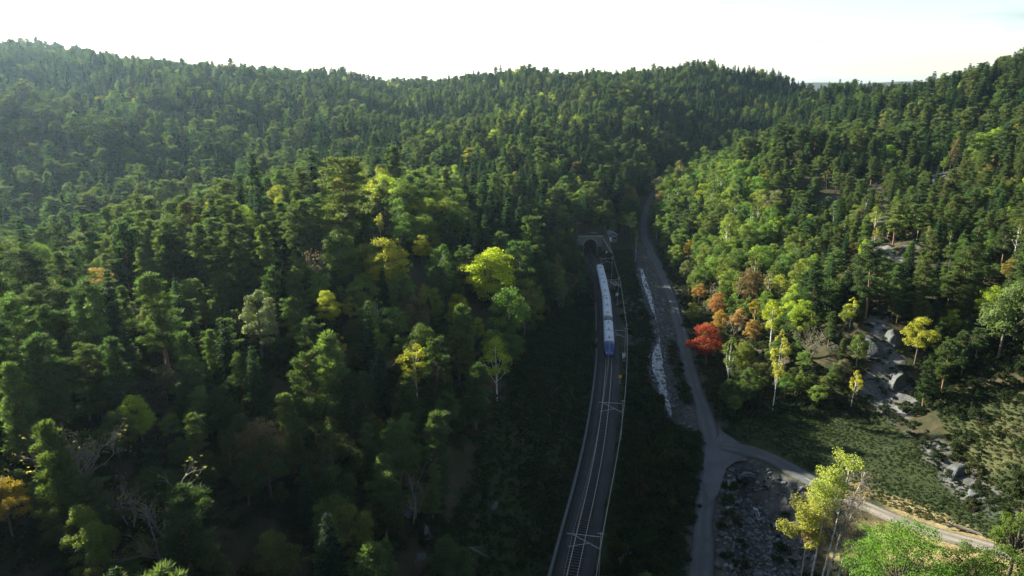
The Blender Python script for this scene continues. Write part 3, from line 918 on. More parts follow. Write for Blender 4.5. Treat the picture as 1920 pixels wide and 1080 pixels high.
# ------------------------------------------------------------------ overhead line: masts with arms, wires
M['galv'] = simple('galvanised_steel', (.36, .37, .37), .5, .5, .2, 3)
M['copper'] = simple('contact_wire', (.34, .32, .29), .45, .6, .1, 3)
M['feeder'] = simple('aluminium_feeder', (.17, .167, .16), .5, .3, .1, 3)
mast_labels = ['railway mast with cantilever arm over the near track', 'railway mast between the train and the near mast', 'railway mast beside the front rail car', 'railway mast beside the third rail car', 'railway mast near the tunnel mouth']
masts = []
for k, (u, v) in enumerate([(1119, 1006), (1162, 754), (1170, 617), (1157, 521), (1143, 482)]):
    s = s_of(u, v, 8.8)
    x, y, a = rail_at(s)
    off = 4.1
    mx, my = x + sin(a) * off, y - cos(a) * off
    m_ = tag(empty('catenary_mast', (mx, my, -.8), a), mast_labels[k], 'mast', 'masts of the overhead line')
    pole = MB()
    for dx in (-.13, .13):
        pole.tube([(dx, 0, 0), (dx * .75, 0, 9.9)], .055, 5)
    for j in range(14):
        z0 = .4 + j * .66
        pole.tube([(-.13, 0, z0), (.12, 0, z0 + .6)], .028, 4)
        pole.tube([(.13, 0, z0), (-.12, 0, z0 + .6)], .028, 4)
    pole.build('pole', M['galv'], m_)
    MB().box((0, 0, .2), (.9, .9, .7)).build('footing', M['trough'], m_)
    # the arm reaches across the track: local +Y is the track side
    MB().tube([(0, .1, 9.2), (0, 4.9, 9.0)], .05, 5).build('top_stay', M['galv'], m_)
    MB().tube([(0, .1, 7.2), (0, 4.1, 9.02)], .05, 5).build('strut', M['galv'], m_)
    MB().tube([(-.0, 1.6, 7.9), (-.5, 4.6, 7.15)], .045, 5).build('registration_arm', M['galv'], m_)
    MB().tube([(0, .15, 7.22), (0, .62, 7.43)], [.11, .11], 6).build('insulator', M['coping'], m_)
    MB().tube([(0, -.5, 9.75), (0, .5, 9.75)], .05, 5).build('cross_arm', M['galv'], m_)
    masts.append((s, mx, my, a))


def wire(name, pts, r, mat, label):
    P = np.array(pts, float)
    o = MB().tube(P, r, 5).build(name, mat)
    return tag(o, label, 'wire', 'wires of the overhead line')


ends = [masts[0][0] - 40] + [m[0] for m in masts] + [rail_len - 17]
fp, cp_, ms_ = [], [], []
for k in range(len(ends) - 1):
    for j in range(10):
        f = j / 10.0
        s = ends[k] + (ends[k + 1] - ends[k]) * f
        x, y, a = rail_at(s)
        sag = 4 * f * (1 - f)
        o = 4.1 if k < len(ends) - 2 else 4.1 + 2.0 * f
        fp.append((x + sin(a) * (o + .3), y - cos(a) * (o + .3), 9.1 - .75 * sag))
        z_ = .15 * (1 if k % 2 else -1) * (1 - 2 * f)
        cp_.append((x + sin(a) * z_, y - cos(a) * z_, 5.9))
        ms_.append((x, y, 7.9 - 1.1 * sag))
wire('feeder_wire', fp, .07, M['feeder'], 'pale feeder wire strung from mast to mast right of the track')
wire('contact_wire', cp_, .014, M['copper'], 'thin contact wire hanging over the track')
wire('messenger_wire', ms_, .014, M['copper'], 'thin carrier wire above the contact wire')
# small yellow signal post by the track
x, y, _ = px(1163, 701, 2.0)
sg = tag(empty('signal_post', (x, y, Hs(x, y))), 'short post with a yellow signal board beside the track', 'signal')
M['yellow'] = simple('yellow_board', (.62, .36, .03), .6, var=.15)
MB().tube([(0, 0, 0), (0, 0, 2.0)], .06, 6).build('post', M['galv'], sg)
MB().box((0, -.08, 2.1), (.75, .06, .75)).build('board', M['yellow'], sg)
# steel equipment frame beside the train
x, y, _ = px(1149, 535, 1.0)
fr_ = tag(empty('gantry_rack', (x + 1.2, y, Hs(x + 1.2, y)), radians(100)), 'low galvanised steel frame of trackside gear beside the train', 'frame')
for a_ in (-2.4, -.8, .8, 2.4):
    MB().tube([(a_, -.7, 0), (a_, -.7, 2.3)], .07, 5).build('post', M['galv'], fr_)
    MB().tube([(a_, -.9, 2.3), (a_, 1.5, 2.3)], .07, 5).build('crossbar', M['galv'], fr_)
    MB().tube([(a_, 1.3, 0), (a_, 1.3, 2.3)], .07, 5).build('post', M['galv'], fr_)
MB().tube([(-3, -.7, 2.42), (3, -.7, 2.42)], .07, 5).build('beam', M['galv'], fr_)
MB().tube([(-3, 1.3, 2.42), (3, 1.3, 2.42)], .07, 5).build('beam', M['galv'], fr_)
# concrete culvert mouth under the side road
x, y, z = px(1402, 903, -2.6)
cu = tag(empty('culvert', (x, y, -4.1), radians(-10)), 'dark culvert mouth with pale head stones below the side road', 'culvert')
cm = MB()
th = [(cos(pi * i / 10), sin(pi * i / 10)) for i in range(11)]
cm.add([(1.3 * c, yy, 1.5 + 1.3 * s_) for yy in (0, 5) for c, s_ in th] + [(1.3, 0, 0), (-1.3, 0, 0), (1.3, 5, 0), (-1.3, 5, 0)], [(i, i + 1, 12 + i, 11 + i) for i in range(10)] + [(0, 11, 24, 22), (10, 23, 25, 21), (11, 12, 13, 14, 15, 16, 17, 18, 19, 20, 21, 25, 24)])
cm.build('pipe', M['dark'], cu)
for i in range(10):
    a0, a1 = pi * i / 10, pi * (i + 1) / 10 - .03
    q = [(r_ * cos(a_), yy, 1.5 + r_ * sin(a_)) for yy in (-.25, .3) for r_, a_ in ((1.3, a0), (1.95, a0), (1.95, a1), (1.3, a1))]
    MB().add(q, [(0, 1, 2, 3), (7, 6, 5, 4), (0, 4, 5, 1), (1, 5, 6, 2), (2, 6, 7, 3), (3, 7, 4, 0)]).build('head_stone', M['stone'], cu)

# ------------------------------------------------------------------ the train: four coupled rail cars
M['car_roof'] = simple('pale_train_roof', (.40, .44, .47), .5, .1, .22, .5)
M['car_side'] = simple('silver_train_side', (.30, .33, .36), .4, .3, .15, .8)
M['car_blue'] = simple('deep_blue_train_paint', (.012, .038, .15), .35, 0, .2, .8, spec=.5)
M['under'] = simple('black_underframe', (.018, .018, .02), .8, var=.3)
M['grille'] = simple('roof_grille', (.10, .11, .12), .7, var=.3, scale=4)
M['tyre'] = simple('wheel_steel', (.12, .11, .10), .5, .7, .2)


def lamp_mat(name, col, st):
    m, nt, out = mat_new(name)
    e = N(nt, 'ShaderNodeEmission'); e.inputs['Color'].default_value = (*col, 1); e.inputs['Strength'].default_value = st
    nt.links.new(e.outputs[0], out.inputs['Surface'])
    return m


M['marker'] = lamp_mat('white_marker_lamp', (1, .95, .9), .2)
CW = 1.46                        # half width of a car


def body_profile(z_roof=3.75):
    return [(-CW + .12, .75), (-CW, 1.1), (-CW, 2.75), (-CW + .1, 3.15), (CW - .1, 3.15), (CW, 2.75), (CW, 1.1), (CW - .12, .75)]


ROOFP = [(-CW + .07, 3.153), (-CW + .26, 3.45), (-.62, 3.72), (0, 3.8), (.62, 3.72), (CW - .26, 3.45), (CW - .07, 3.153)]


def make_car(L, label, front=False, units=0):
    c = tag(empty('rail_car'), label, 'rail car', 'rail cars of the train')
    hl = L / 2
    bx0, bx1 = -hl, hl - (3.9 if front else 0)
    ln = lambda a, b: np.array([(a, 0, 0), ((a + b) / 2, 0, 0), (b, 0, 0)], float)
    MB().sweep(ln(bx0, bx1), [(-a, b) for a, b in body_profile()]).build('body', M['car_side'], c)
    # pale roof of ribbed panels
    n_p = 6
    for i in range(n_p):
        a = bx0 + (bx1 - bx0) * i / n_p + .03; b = bx0 + (bx1 - bx0) * (i + 1) / n_p - .03
        MB().sweep(ln(a, b), [(-x, z) for x, z in ROOFP]).build('roof_panel', M['car_roof'], c, False)
    rr_ = np.random.default_rng(units)
    for i in range(units):
        xx = bx0 + (bx1 - bx0) * (i + .5) / units + rr_.uniform(-.8, .8)
        u_ = MB().box((xx, 0, 3.86), (1.7, 1.05, .24)).build('roof_unit', M['car_roof'], c)
        for g2 in (-.42, .42):
            MB().tube([(xx + g2, 0, 3.97), (xx + g2, 0, 4.0)], .3, 10).build('fan_grille', M['grille'], u_)
    # window bands: single panes each side
    nw = int((bx1 - bx0 - 4.5) / 1.75)
    for sd in (-1, 1):
        MB().box(((bx0 + bx1) / 2, sd * (CW + .003), 1.3), (bx1 - bx0 - .4, .02, .42)).build('stripe', M['car_blue'], c)
        for i in range(nw):
            xx = bx0 + 2.6 + i * 1.75
            MB().box((xx, sd * (CW + .006), 2.2), (1.35, .03, .85)).build('window', M['glass_dark'], c)
        for xx in (bx0 + 1.1, bx1 - 1.1):
            d_ = MB().box((xx, sd * (CW + .008), 1.95), (1.1, .04, 2.1)).build('door', M['car_blue'], c)
            MB().box((xx, sd * (CW + .035), 2.3), (.6, .03, .8)).build('pane', M['glass_dark'], d_)
    for xx in (-hl + 3.4, hl - 3.8):
        bg_ = MB().box((xx, 0, .55), (3.0, 2.0, .45)).build('bogie', M['under'], c)
        for w_ in (-1.0, 1.0):
            for sd in (-.76, .76):
                MB().tube([(xx + w_, sd - .06, .6), (xx + w_, sd + .06, .6)], .43, 14).build('wheel', M['tyre'], bg_)
    MB().box((0, 0, .85), (L - 9.5, 2.1, .5)).build('underframe', M['under'], c)
    if front:
        # raked blue nose: cross sections that shrink and drop towards the tip
        secs = []
        for (xx, w_, zt, zb) in ((bx1, 1.0, 1.0, .75), (bx1 + 1.1, .99, .965, .7), (bx1 + 2.2, .95, .80, .66), (bx1 + 3.2, .87, .58, .62), (bx1 + 3.75, .74, .46, .62), (bx1 + 3.95, .55, .38, .7)):
            sec = []
            for (a, b) in [(-CW + .12, .75), (-CW, 1.1), (-CW, 2.4), (-CW + .12, 3.15), (-.62, 3.68), (0, 3.76), (.62, 3.68), (CW - .12, 3.15), (CW, 2.4), (CW, 1.1), (CW - .12, .75)]:
                sec.append((xx, a * w_, zb + (b - .75) * (3.76 * zt - zb) / 3.01))
            secs.append(sec)
        nb = MB(); k = len(secs[0])
        nb.add([p for s_ in secs for p in s_], [(i * k + j, i * k + (j + 1) % k, (i + 1) * k + (j + 1) % k, (i + 1) * k + j) for i in range(len(secs) - 1) for j in range(k)] + [tuple((len(secs) - 1) * k + j for j in range(k))])
        no = nb.build('nose', M['car_blue'], c)
        MB().add([(bx1 + 1.55, -.86, 3.33), (bx1 + 1.55, .86, 3.33), (bx1 + 3.02, .78, 2.30), (bx1 + 3.02, -.78, 2.30), (bx1 + 1.5, -.86, 3.2), (bx1 + 1.5, .86, 3.2), (bx1 + 2.95, .78, 2.16), (bx1 + 2.95, -.78, 2.16)],
                 [(0, 3, 2, 1), (4, 5, 6, 7), (0, 1, 5, 4), (1, 2, 6, 5), (2, 3, 7, 6), (3, 0, 4, 7)]).build('windscreen', M['glass_dark'], no)
        for sd in (-1, 1):
            MB().box((bx1 + 3.72, sd * .62, 1.45), (.2, .4, .2)).build('headlight', M['marker'], no)
            MB().add([(bx1 + .2, sd * (CW + .004), 2.0), (bx1 + 1.5, sd * (CW - .02), 2.0), (bx1 + 1.3, sd * (CW - .02), 2.75), (bx1 + .2, sd * (CW + .004), 2.75)], [(0, 1, 2, 3)]).build('side_window', M['glass_dark'], no)
        MB().box((bx1 + 3.1, 0, .55), (1.6, 1.9, .5)).build('valance', M['under'], no)
        MB().box((bx1 + 4.1, 0, .95), (.7, .35, .3)).build('coupler', M['under'], no)
        MB().box((bx1 + 3.9, 0, 1.32), (.1, 1.0, .12)).build('pale_strip', M['trough'], no)
    return c


def bellows(c, xx, ln_):
    MB().box((xx, 0, 2.0), (ln_, 2.0, 2.6)).build('gangway', M['grille'], c)


s_nose = s_of(1142, 670, .5)
LENS = [21.2, 20.2, 21.0, 20.0]
CAR_LABELS = ['leading rail car with a blue nose and pale roof facing downhill', 'second rail car, directly behind the leading car across the dark gap', 'third rail car of the train, pale roof with a dark vent', 'last rail car, nearest the tunnel mouth']
s_c = s_nose
for k in range(4):
    L = LENS[k]
    c = make_car(L, CAR_LABELS[k], front=(k == 0), units=(3, 3, 2, 2)[k])
    p1 = np.array(rail_at(s_c + 3.6)[:2]); p2 = np.array(rail_at(s_c + L - 3.6)[:2])
    mid = (p1 + p2) / 2; dv = p1 - p2
    c.location = (mid[0], mid[1], .17)
    c.rotation_euler = (0, 0, math.atan2(dv[1], dv[0]))
    if k == 0:
        MB().box((-L / 2 - 2.1, 0, 1.7), (4.1, 1.7, 1.5)).build('gangway', M['under'], c)
        for sd in (-1, 1):
            MB().box((-L / 2 - 2.1, sd * 1.2, 1.5), (4.0, .25, 1.3)).build('side_shield', M['car_side'], c)
        s_c += L + 4.4
    else:
        if k < 3: bellows(c, -L / 2 - .3, .55)
        s_c += L + .65

# ------------------------------------------------------------------ tree builders (numpy): trunk and crown geometry
class Geo:
    """triangles with a per vertex tint, for one tree part"""

    def __init__(self):
        self.v = []; self.f = []; self.t = []; self.n = 0

    def add(self, v, f, t=1.0):
        v = np.asarray(v, float).reshape(-1, 3); f = np.asarray(f, int)
        self.v.append(v); self.f.append(f + self.n)
        self.t.append(np.broadcast_to(np.asarray(t, float), (len(v),)))
        self.n += len(v)

    def tube(self, pts, radii, n=5):
        p = np.asarray(pts, float); k = len(p)
        radii = np.broadcast_to(np.asarray(radii, float), (k,))
        tn = np.gradient(p, axis=0); tn /= np.linalg.norm(tn, axis=1)[:, None] + 1e-9
        ref = np.where(np.abs(tn[:, 2:3]) > .9, np.array([[1., 0, 0]]), np.array([[0, 0, 1.]]))
        a = np.cross(tn, ref); a /= np.linalg.norm(a, axis=1)[:, None] + 1e-9
        b = np.cross(tn, a); th = np.arange(n) * 2 * pi / n
        ring = (a[:, None] * np.cos(th)[None, :, None] + b[:, None] * np.sin(th)[None, :, None]) * radii[:, None, None] + p[:, None]
        i = np.arange(k - 1)[:, None] * n; j = np.arange(n)[None, :]; j2 = (j + 1) % n
        A = (i + j).ravel(); B = (i + j2).ravel(); C = (i + n + j2).ravel(); D = (i + n + j).ravel()
        self.add(ring.reshape(-1, 3), np.concatenate([np.stack([A, B, C], 1), np.stack([A, C, D], 1)]))

    def leaves(self, c, ax, nrm, ln, wd, tint):
        """rhombic leaves at c (n,3): long axis ax, face normal nrm"""
        ax = ax / (np.linalg.norm(ax, axis=1)[:, None] + 1e-9)
        sd = np.cross(nrm, ax); sd /= np.linalg.norm(sd, axis=1)[:, None] + 1e-9
        ln = np.broadcast_to(ln, (len(c),))[:, None]; wd = np.broadcast_to(wd, (len(c),))[:, None]
        v = np.stack([c - ax * ln * .5, c + sd * wd * .5, c + ax * ln * .5, c - sd * wd * .5], 1).reshape(-1, 3)
        k = np.arange(len(c))[:, None] * 4
        f = np.concatenate([k + np.array([[0, 1, 2]]), k + np.array([[0, 2, 3]])])
        self.add(v, f, np.repeat(np.broadcast_to(tint, (len(c),)), 4))

    def needles(self, c, ax, ln, wd, tint, r):
        """slim triangles pointing along ax"""
        ax = ax / (np.linalg.norm(ax, axis=1)[:, None] + 1e-9)
        sd = np.cross(ax, r.normal(size=c.shape)); sd /= np.linalg.norm(sd, axis=1)[:, None] + 1e-9
        ln = np.broadcast_to(ln, (len(c),))[:, None]; wd = np.broadcast_to(wd, (len(c),))[:, None]
        v = np.stack([c - sd * wd * .5, c + sd * wd * .5, c + ax * ln], 1).reshape(-1, 3)
        self.add(v, np.arange(len(c) * 3).reshape(-1, 3), np.repeat(np.broadcast_to(tint, (len(c),)), 3))

    def arrays(self):
        return np.concatenate(self.v), np.concatenate(self.f), np.concatenate(self.t)


def unit(r, n):
    d = r.normal(size=(n, 3))
    return d / np.linalg.norm(d, axis=1)[:, None]


def pine(seed, h=14.0, base=.38, spread=2.9, nb=40, dens=66, top=.5):
    r = np.random.default_rng(seed)
    T, C = Geo(), Geo()
    k = 9; z = np.linspace(-.6, h * .97, k)
    bend = np.cumsum(r.normal(0, .16, (k, 2)), axis=0) * np.linspace(0, 1, k)[:, None]
    tr = np.column_stack([bend, z])
    T.tube(tr, np.linspace(.24, .045, k) * h / 14, 6)
    g = r.uniform(0, 6)
    for i in range(nb):
        f = base + (1 - base) * ((i + r.uniform(0, .7)) / nb)
        q = min(1.0, (f - base) / (1 - base))
        prof = (q + .16) ** .38 * (1.06 - q) ** top * 1.15
        L = spread * prof * r.uniform(.55, 1.2)
        g += 2.4 + r.normal(0, .5)
        p0 = np.array([np.interp(f * h * .97, z, tr[:, 0]), np.interp(f * h * .97, z, tr[:, 1]), f * h * .97])
        el = r.uniform(.05, .4) + q * .55
        d = np.array([cos(g) * cos(el), sin(g) * cos(el), sin(el)])
        p1 = p0 + d * L * .6 + np.array([0, 0, -.06 * L]); p2 = p0 + d * L + np.array([0, 0, .05 * L])
        T.tube([p0, p1, p2], np.array([.06, .04, .015]) * h / 14, 3)
        npad = 3 + int(r.uniform(0, 2.2))
        for j in range(npad):
            ff = r.uniform(.35, 1.08)
            c0 = p0 + (p2 - p0) * ff + r.normal(0, .34, 3) * np.array([1, 1, .6])
            R = r.uniform(.38, .74) * (.7 + .35 * (1 - q))
            n = int(dens * R * R * 4.0) + 6
            e = unit(r, n) * (r.uniform(.25, 1, (n, 1)) ** .5)
            pos = c0 + e * np.array([R, R, R * .42])
            dirn = e * np.array([1, 1, .5]) + np.array([0, 0, .55]) + r.normal(0, .35, (n, 3))
            tn = r.uniform(.75, 1.15) * (0.85 + .3 * r.random(n))
            C.needles(pos, dirn, r.uniform(.26, .5, n), r.uniform(.10, .17, n), tn, r)
    n = int(dens * 1.6)
    e = unit(r, n); pos = tr[-1] + e * np.array([.45, .45, .55])
    C.needles(pos, e + np.array([0, 0, .9]), r.uniform(.3, .55, n), .16, r.uniform(.9, 1.2, n), r)
    return T, C


def spruce(seed, h=16.0, R=2.6, lv=26, per=7, base=.08):
    r = np.random.default_rng(seed)
    T, C = Geo(), Geo()
    T.tube([(0, 0, -.6), (r.normal(0, .1), r.normal(0, .1), h * .5), (0, 0, h)], [.22 * h / 16, .13 * h / 16, .02], 6)
    for i in range(lv):
        f = base + (1 - base) * max(0.0, (i + r.uniform(-.2, .2)) / lv) ** .92
        f = min(f, .985)
        rad = R * (1 - f) ** .82 * r.uniform(.75, 1.12) + .16
        a0 = r.uniform(0, 6)
        for j in range(per):
            a = a0 + j * 2 * pi / per + r.normal(0, .2)
            L = rad * r.uniform(.72, 1.12)
            droop = r.uniform(.2, .5) * (1 - f * .75)
            ns = max(4, int(L * 5.5))
            s = np.linspace(.15, 1, ns)
            z = f * h - droop * L * s + .26 * L * s ** 3
            P = np.column_stack([cos(a) * L * s, sin(a) * L * s, z])
            side = np.array([-sin(a), cos(a), 0])
            tn = r.uniform(.75, 1.15)
            for sg in (-1, 0, 1):
                d = np.array([cos(a), sin(a), -.25])[None] + sg * side[None] * .9 + np.array([[0, 0, -.35 if sg else .1]]) + r.normal(0, .2, (ns, 3))
                ln = (.3 + .38 * (1 - s)) * r.uniform(.8, 1.25, ns) * (0.6 + .4 * min(1, L))
                C.needles(P + r.normal(0, .05, (ns, 3)), d, ln * 1.15, ln * .62, tn * r.uniform(.85, 1.15, ns), r)
    return T, C


def broadleaf(seed, h=12.0, rx=3.2, rz=4.2, cz=.62, clumps=30, leaf=.24, per=235, bark_r=.2, droop=0.0, open_=.0, limbs=9, rough=1.0, rs=1.0):
    r = np.random.default_rng(seed)
    T, C = Geo(), Geo()
    zc = h * cz
    lean = r.normal(0, .35, 2)
    fork = h * r.uniform(.28, .4)
    T.tube([(0, 0, -.6), (lean[0] * .3, lean[1] * .3, fork), (lean[0], lean[1], zc + rz * .55)], [bark_r, bark_r * .75, .04], 6)
    cs = []
    for i in range(clumps):
        d = unit(r, 1)[0]
        d[2] = d[2] * .9 + .12
        q = r.uniform(.45, .93) ** .8
        # egg shaped crown, wider below
        w = 1.0 - .22 * d[2]
        c = np.array([lean[0] + d[0] * rx * q * w, lean[1] + d[1] * rx * q * w, zc + d[2] * rz * q])
        cs.append(c)
        R = rx * r.uniform(.2, .36) * (1.15 - .25 * q)
        n = int(per * r.uniform(.65, 1.25) * (R / (rx * .28)) ** 2)
        R *= rs
        e = unit(r, n)
        e[:, 2] = np.where(e[:, 2] < -.35, -e[:, 2], e[:, 2])
        rad = R * (r.uniform(.3, 1.08, n) ** .5) * (1 + rough * .25 * r.normal(0, .5, n))
        pos = c + e * rad[:, None] * np.array([1, 1, .82 + droop * .8])
        pos[:, 2] -= droop * r.uniform(0, 1, n) * 1.1
        nrm = e + r.normal(0, .55, (n, 3)) + np.array([0, 0, .35])
        ax = np.cross(nrm, r.normal(size=(n, 3))) + np.array([0, 0, -droop])
        sc = r.uniform(.7, 1.25, n)
        C.leaves(pos, ax, nrm, leaf * sc, leaf * .68 * sc, r.uniform(.78, 1.18) * r.uniform(.82, 1.16, n))
    for i in r.choice(clumps, min(limbs, clumps), replace=False):
        c = cs[i]
        p0 = np.array([lean[0] * .3, lean[1] * .3, fork * r.uniform(.8, 1.3)])
        m = (p0 + c) / 2 + np.array([0, 0, -.2]) + r.normal(0, .15, 3)
        T.tube([p0, m, c], [bark_r * .45, bark_r * .28, .02], 4)
    return T, C


def bare(seed, h=9.0, spread=2.4, leaves=160, leaf=.3, stems=1, r0=.13):
    """leafless or nearly leafless tree with fine twigs"""
    r = np.random.default_rng(seed)
    T, C = Geo(), Geo()
    tips = []

    def grow(p, d, L, rad, lv):
        k = 4
        pts = [p]
        for i in range(k - 1):
            d = d + r.normal(0, .13, 3) + np.array([0, 0, .05]); d /= np.linalg.norm(d)
            pts.append(pts[-1] + d * L / (k - 1))
        T.tube(pts, np.linspace(rad, rad * .55, k), 5 if lv == 0 else 3)
        if lv >= 3:
            tips.append(pts[-1]); return
        nb = 5 if lv == 0 else 4
        for j in range(nb):
            f = r.uniform(.35, 1.0)
            q = np.array(pts)[min(k - 1, int(f * (k - 1) + .5))]
            a = r.uniform(0, 2 * pi)
            nd = d * .75 + np.array([cos(a), sin(a), r.uniform(-.1, .5)]) * .7
            nd /= np.linalg.norm(nd)
            grow(q, nd, L * r.uniform(.42, .68), rad * .5, lv + 1)

    for s_ in range(stems):
        a = r.uniform(0, 2 * pi)
        d = np.array([cos(a) * .25 * (stems > 1), sin(a) * .25 * (stems > 1), 1.0])
        grow(np.array([cos(a) * .2 * (stems > 1), sin(a) * .2 * (stems > 1), -.5]), d / np.linalg.norm(d), h * .58, r0, 0)
    tips = np.array(tips)
    n = max(leaves, 6)
    c = tips[r.integers(0, len(tips), n)] + r.normal(0, .28, (n, 3))
    nrm = unit(r, n)
    C.leaves(c, np.cross(nrm, unit(r, n)), nrm, leaf * r.uniform(.7, 1.2, n), leaf * .6, r.uniform(.8, 1.2, n))
    return T, C


def shrub(seed, rx=1.5, rz=1.0, clumps=9, per=70, leaf=.3):
    r = np.random.default_rng(seed)
    T, C = Geo(), Geo()
    for i in range(clumps):
        a = r.uniform(0, 2 * pi); q = r.uniform(0, 1) ** .6
        c = np.array([cos(a) * rx * q, sin(a) * rx * q, rz * (.3 + .75 * (1 - q * q) * r.uniform(.6, 1.1))])
        R = rx * r.uniform(.28, .45)
        n = int(per * r.uniform(.7, 1.2))
        e = unit(r, n); e[:, 2] = np.abs(e[:, 2]) * .9 - .1
        pos = c + e * R * (r.uniform(.4, 1.1, (n, 1)) ** .5)
        nrm = e + r.normal(0, .6, (n, 3)) + np.array([0, 0, .3])
        sc = r.uniform(.7, 1.3, n)
        C.leaves(pos, np.cross(nrm, r.normal(size=(n, 3))), nrm, leaf * sc, leaf * .6 * sc, r.uniform(.75, 1.15) * r.uniform(.8, 1.2, n))
        T.tube([(0, 0, -.2), c * .6, c], [.05, .03, .01], 3)
    return T, C


def meshes(name, T, C, bark, leafm):
    tv, tf, _ = T.arrays(); cv, cf, ct = C.arrays()
    tr = fast_mesh(name + '_trunk', tv, tf, bark, smooth=True)
    cr = fast_mesh(name + '_crown', cv, cf, leafm, attrs={'tint': ct})
    both = fast_mesh(name, np.concatenate([tv, cv]), np.concatenate([tf, cf + len(tv)]), [bark, leafm],
                     midx=np.concatenate([np.zeros(len(tf)), np.ones(len(cf))]), attrs={'tint': np.concatenate([np.ones(len(tv)), ct])})
    return tr, cr, both


KIND = {}


def reg(kind, specs, fn, bark, leafm):
    KIND[kind] = []
    for i, (hgt, kw) in enumerate(specs):
        T, C = fn(100 * len(KIND) + i, **kw)
        KIND[kind].append((hgt,) + meshes(kind, T, C, bark, leafm))


reg('pine', [(14, dict(h=14, base=.24)), (14, dict(h=14, base=.18, spread=3.2, nb=44)), (14, dict(h=14, base=.34, spread=2.7, nb=36, top=.4)), (14, dict(h=14, base=.15, spread=2.7, nb=46, top=.8)), (14, dict(h=14, base=.3, spread=3.4, nb=40, top=.35)),
             (14, dict(h=14, base=.12, spread=3.0, nb=48, top=.95)), (14, dict(h=14, base=.42, spread=3.0, nb=32, top=.3))],
    pine, M['pine_bark'], M['needle'])
reg('spruce', [(16, dict()), (16, dict(R=2.1, lv=28)), (16, dict(R=3.0, lv=25, per=8)), (16, dict(R=2.4, lv=24, per=6, base=.15))], spruce, M['bark'], M['needle'])
reg('broadleaf', [(12, dict(h=12, clumps=50, cz=.55, rz=5.0)), (12, dict(h=12, rx=3.8, rz=4.9, clumps=60, cz=.55)), (12, dict(h=12, rx=2.8, rz=5.2, clumps=44, cz=.54)), (12, dict(h=12, rx=3.4, rz=4.6, clumps=38, cz=.58)), (12, dict(h=12, rx=3.1, rz=5.0, clumps=64, cz=.55, per=150))], broadleaf, M['bark'], M['leaf'])
reg('birch', [(14, dict(h=14, rx=2.1, rz=5.0, cz=.62, clumps=34, per=85, leaf=.27, bark_r=.14, droop=.45)), (14, dict(h=14, rx=1.8, rz=4.5, cz=.66, clumps=26, per=80, leaf=.27, bark_r=.12, droop=.5)),
              (14, dict(h=14, rx=2.4, rz=4.8, cz=.62, clumps=30, per=70, leaf=.27, bark_r=.14, droop=.5))], broadleaf, M['birch'], M['leaf'])
reg('bare', [(9, dict()), (9, dict(spread=3, stems=2, leaves=260)), (9, dict(stems=3, leaves=420))], bare, M['twig'], M['leaf'])
reg('shrub', [(1.6, dict()), (1.6, dict(rx=1.9, rz=.8)), (1.6, dict(rx=1.2, rz=1.3)), (1.6, dict(rx=1.6, rz=1.0, clumps=12, per=55))], shrub, M['twig'], M['leaf'])


# ------------------------------------------------------------------ planting plan
PAL = {
    'pine': [((.072, .104, .042), 5), ((.088, .116, .046), 3), ((.054, .086, .040), 3), ((.105, .124, .05), 1.6)],
    'spruce': [((.024, .050, .024), 4), ((.032, .062, .028), 2), ((.03, .056, .034), 1)],
    'green': [((.115, .172, .044), 4), ((.140, .190, .046), 3), ((.088, .145, .042), 3), ((.17, .205, .05), 2.5)],
    'olive': [((.118, .148, .040), 3), ((.145, .150, .048), 2), ((.092, .128, .038), 4), ((.16, .135, .06), .7), ((.18, .20, .045), 1.3)],
    'yellow': [((.31, .32, .037), 3), ((.24, .29, .04), 4), ((.34, .30, .048), .8)],
    'brown': [((.16, .12, .065), 2), ((.17, .14, .055), 1), ((.14, .125, .08), 2)],
    'shade_green': [((.06, .092, .028), 3), ((.075, .088, .03), 2), ((.05, .08, .026), 2)],  # leaf green darkened to stand in for shade on unlit stands
}
COLNAME = {'pine': 'green', 'spruce': 'dark green', 'green': 'green', 'olive': 'olive', 'yellow': 'yellow', 'brown': 'brown', 'shade_green': 'shade-dulled green'}


def pick_col(p, r):
    cs, ws = zip(*PAL[p]); ws = np.array(ws, float); ws /= ws.sum()
    c = np.array(cs[r.choice(len(cs), p=ws)])
    return c * r.uniform(.88, 1.12) * (1 + r.normal(0, .04, 3))


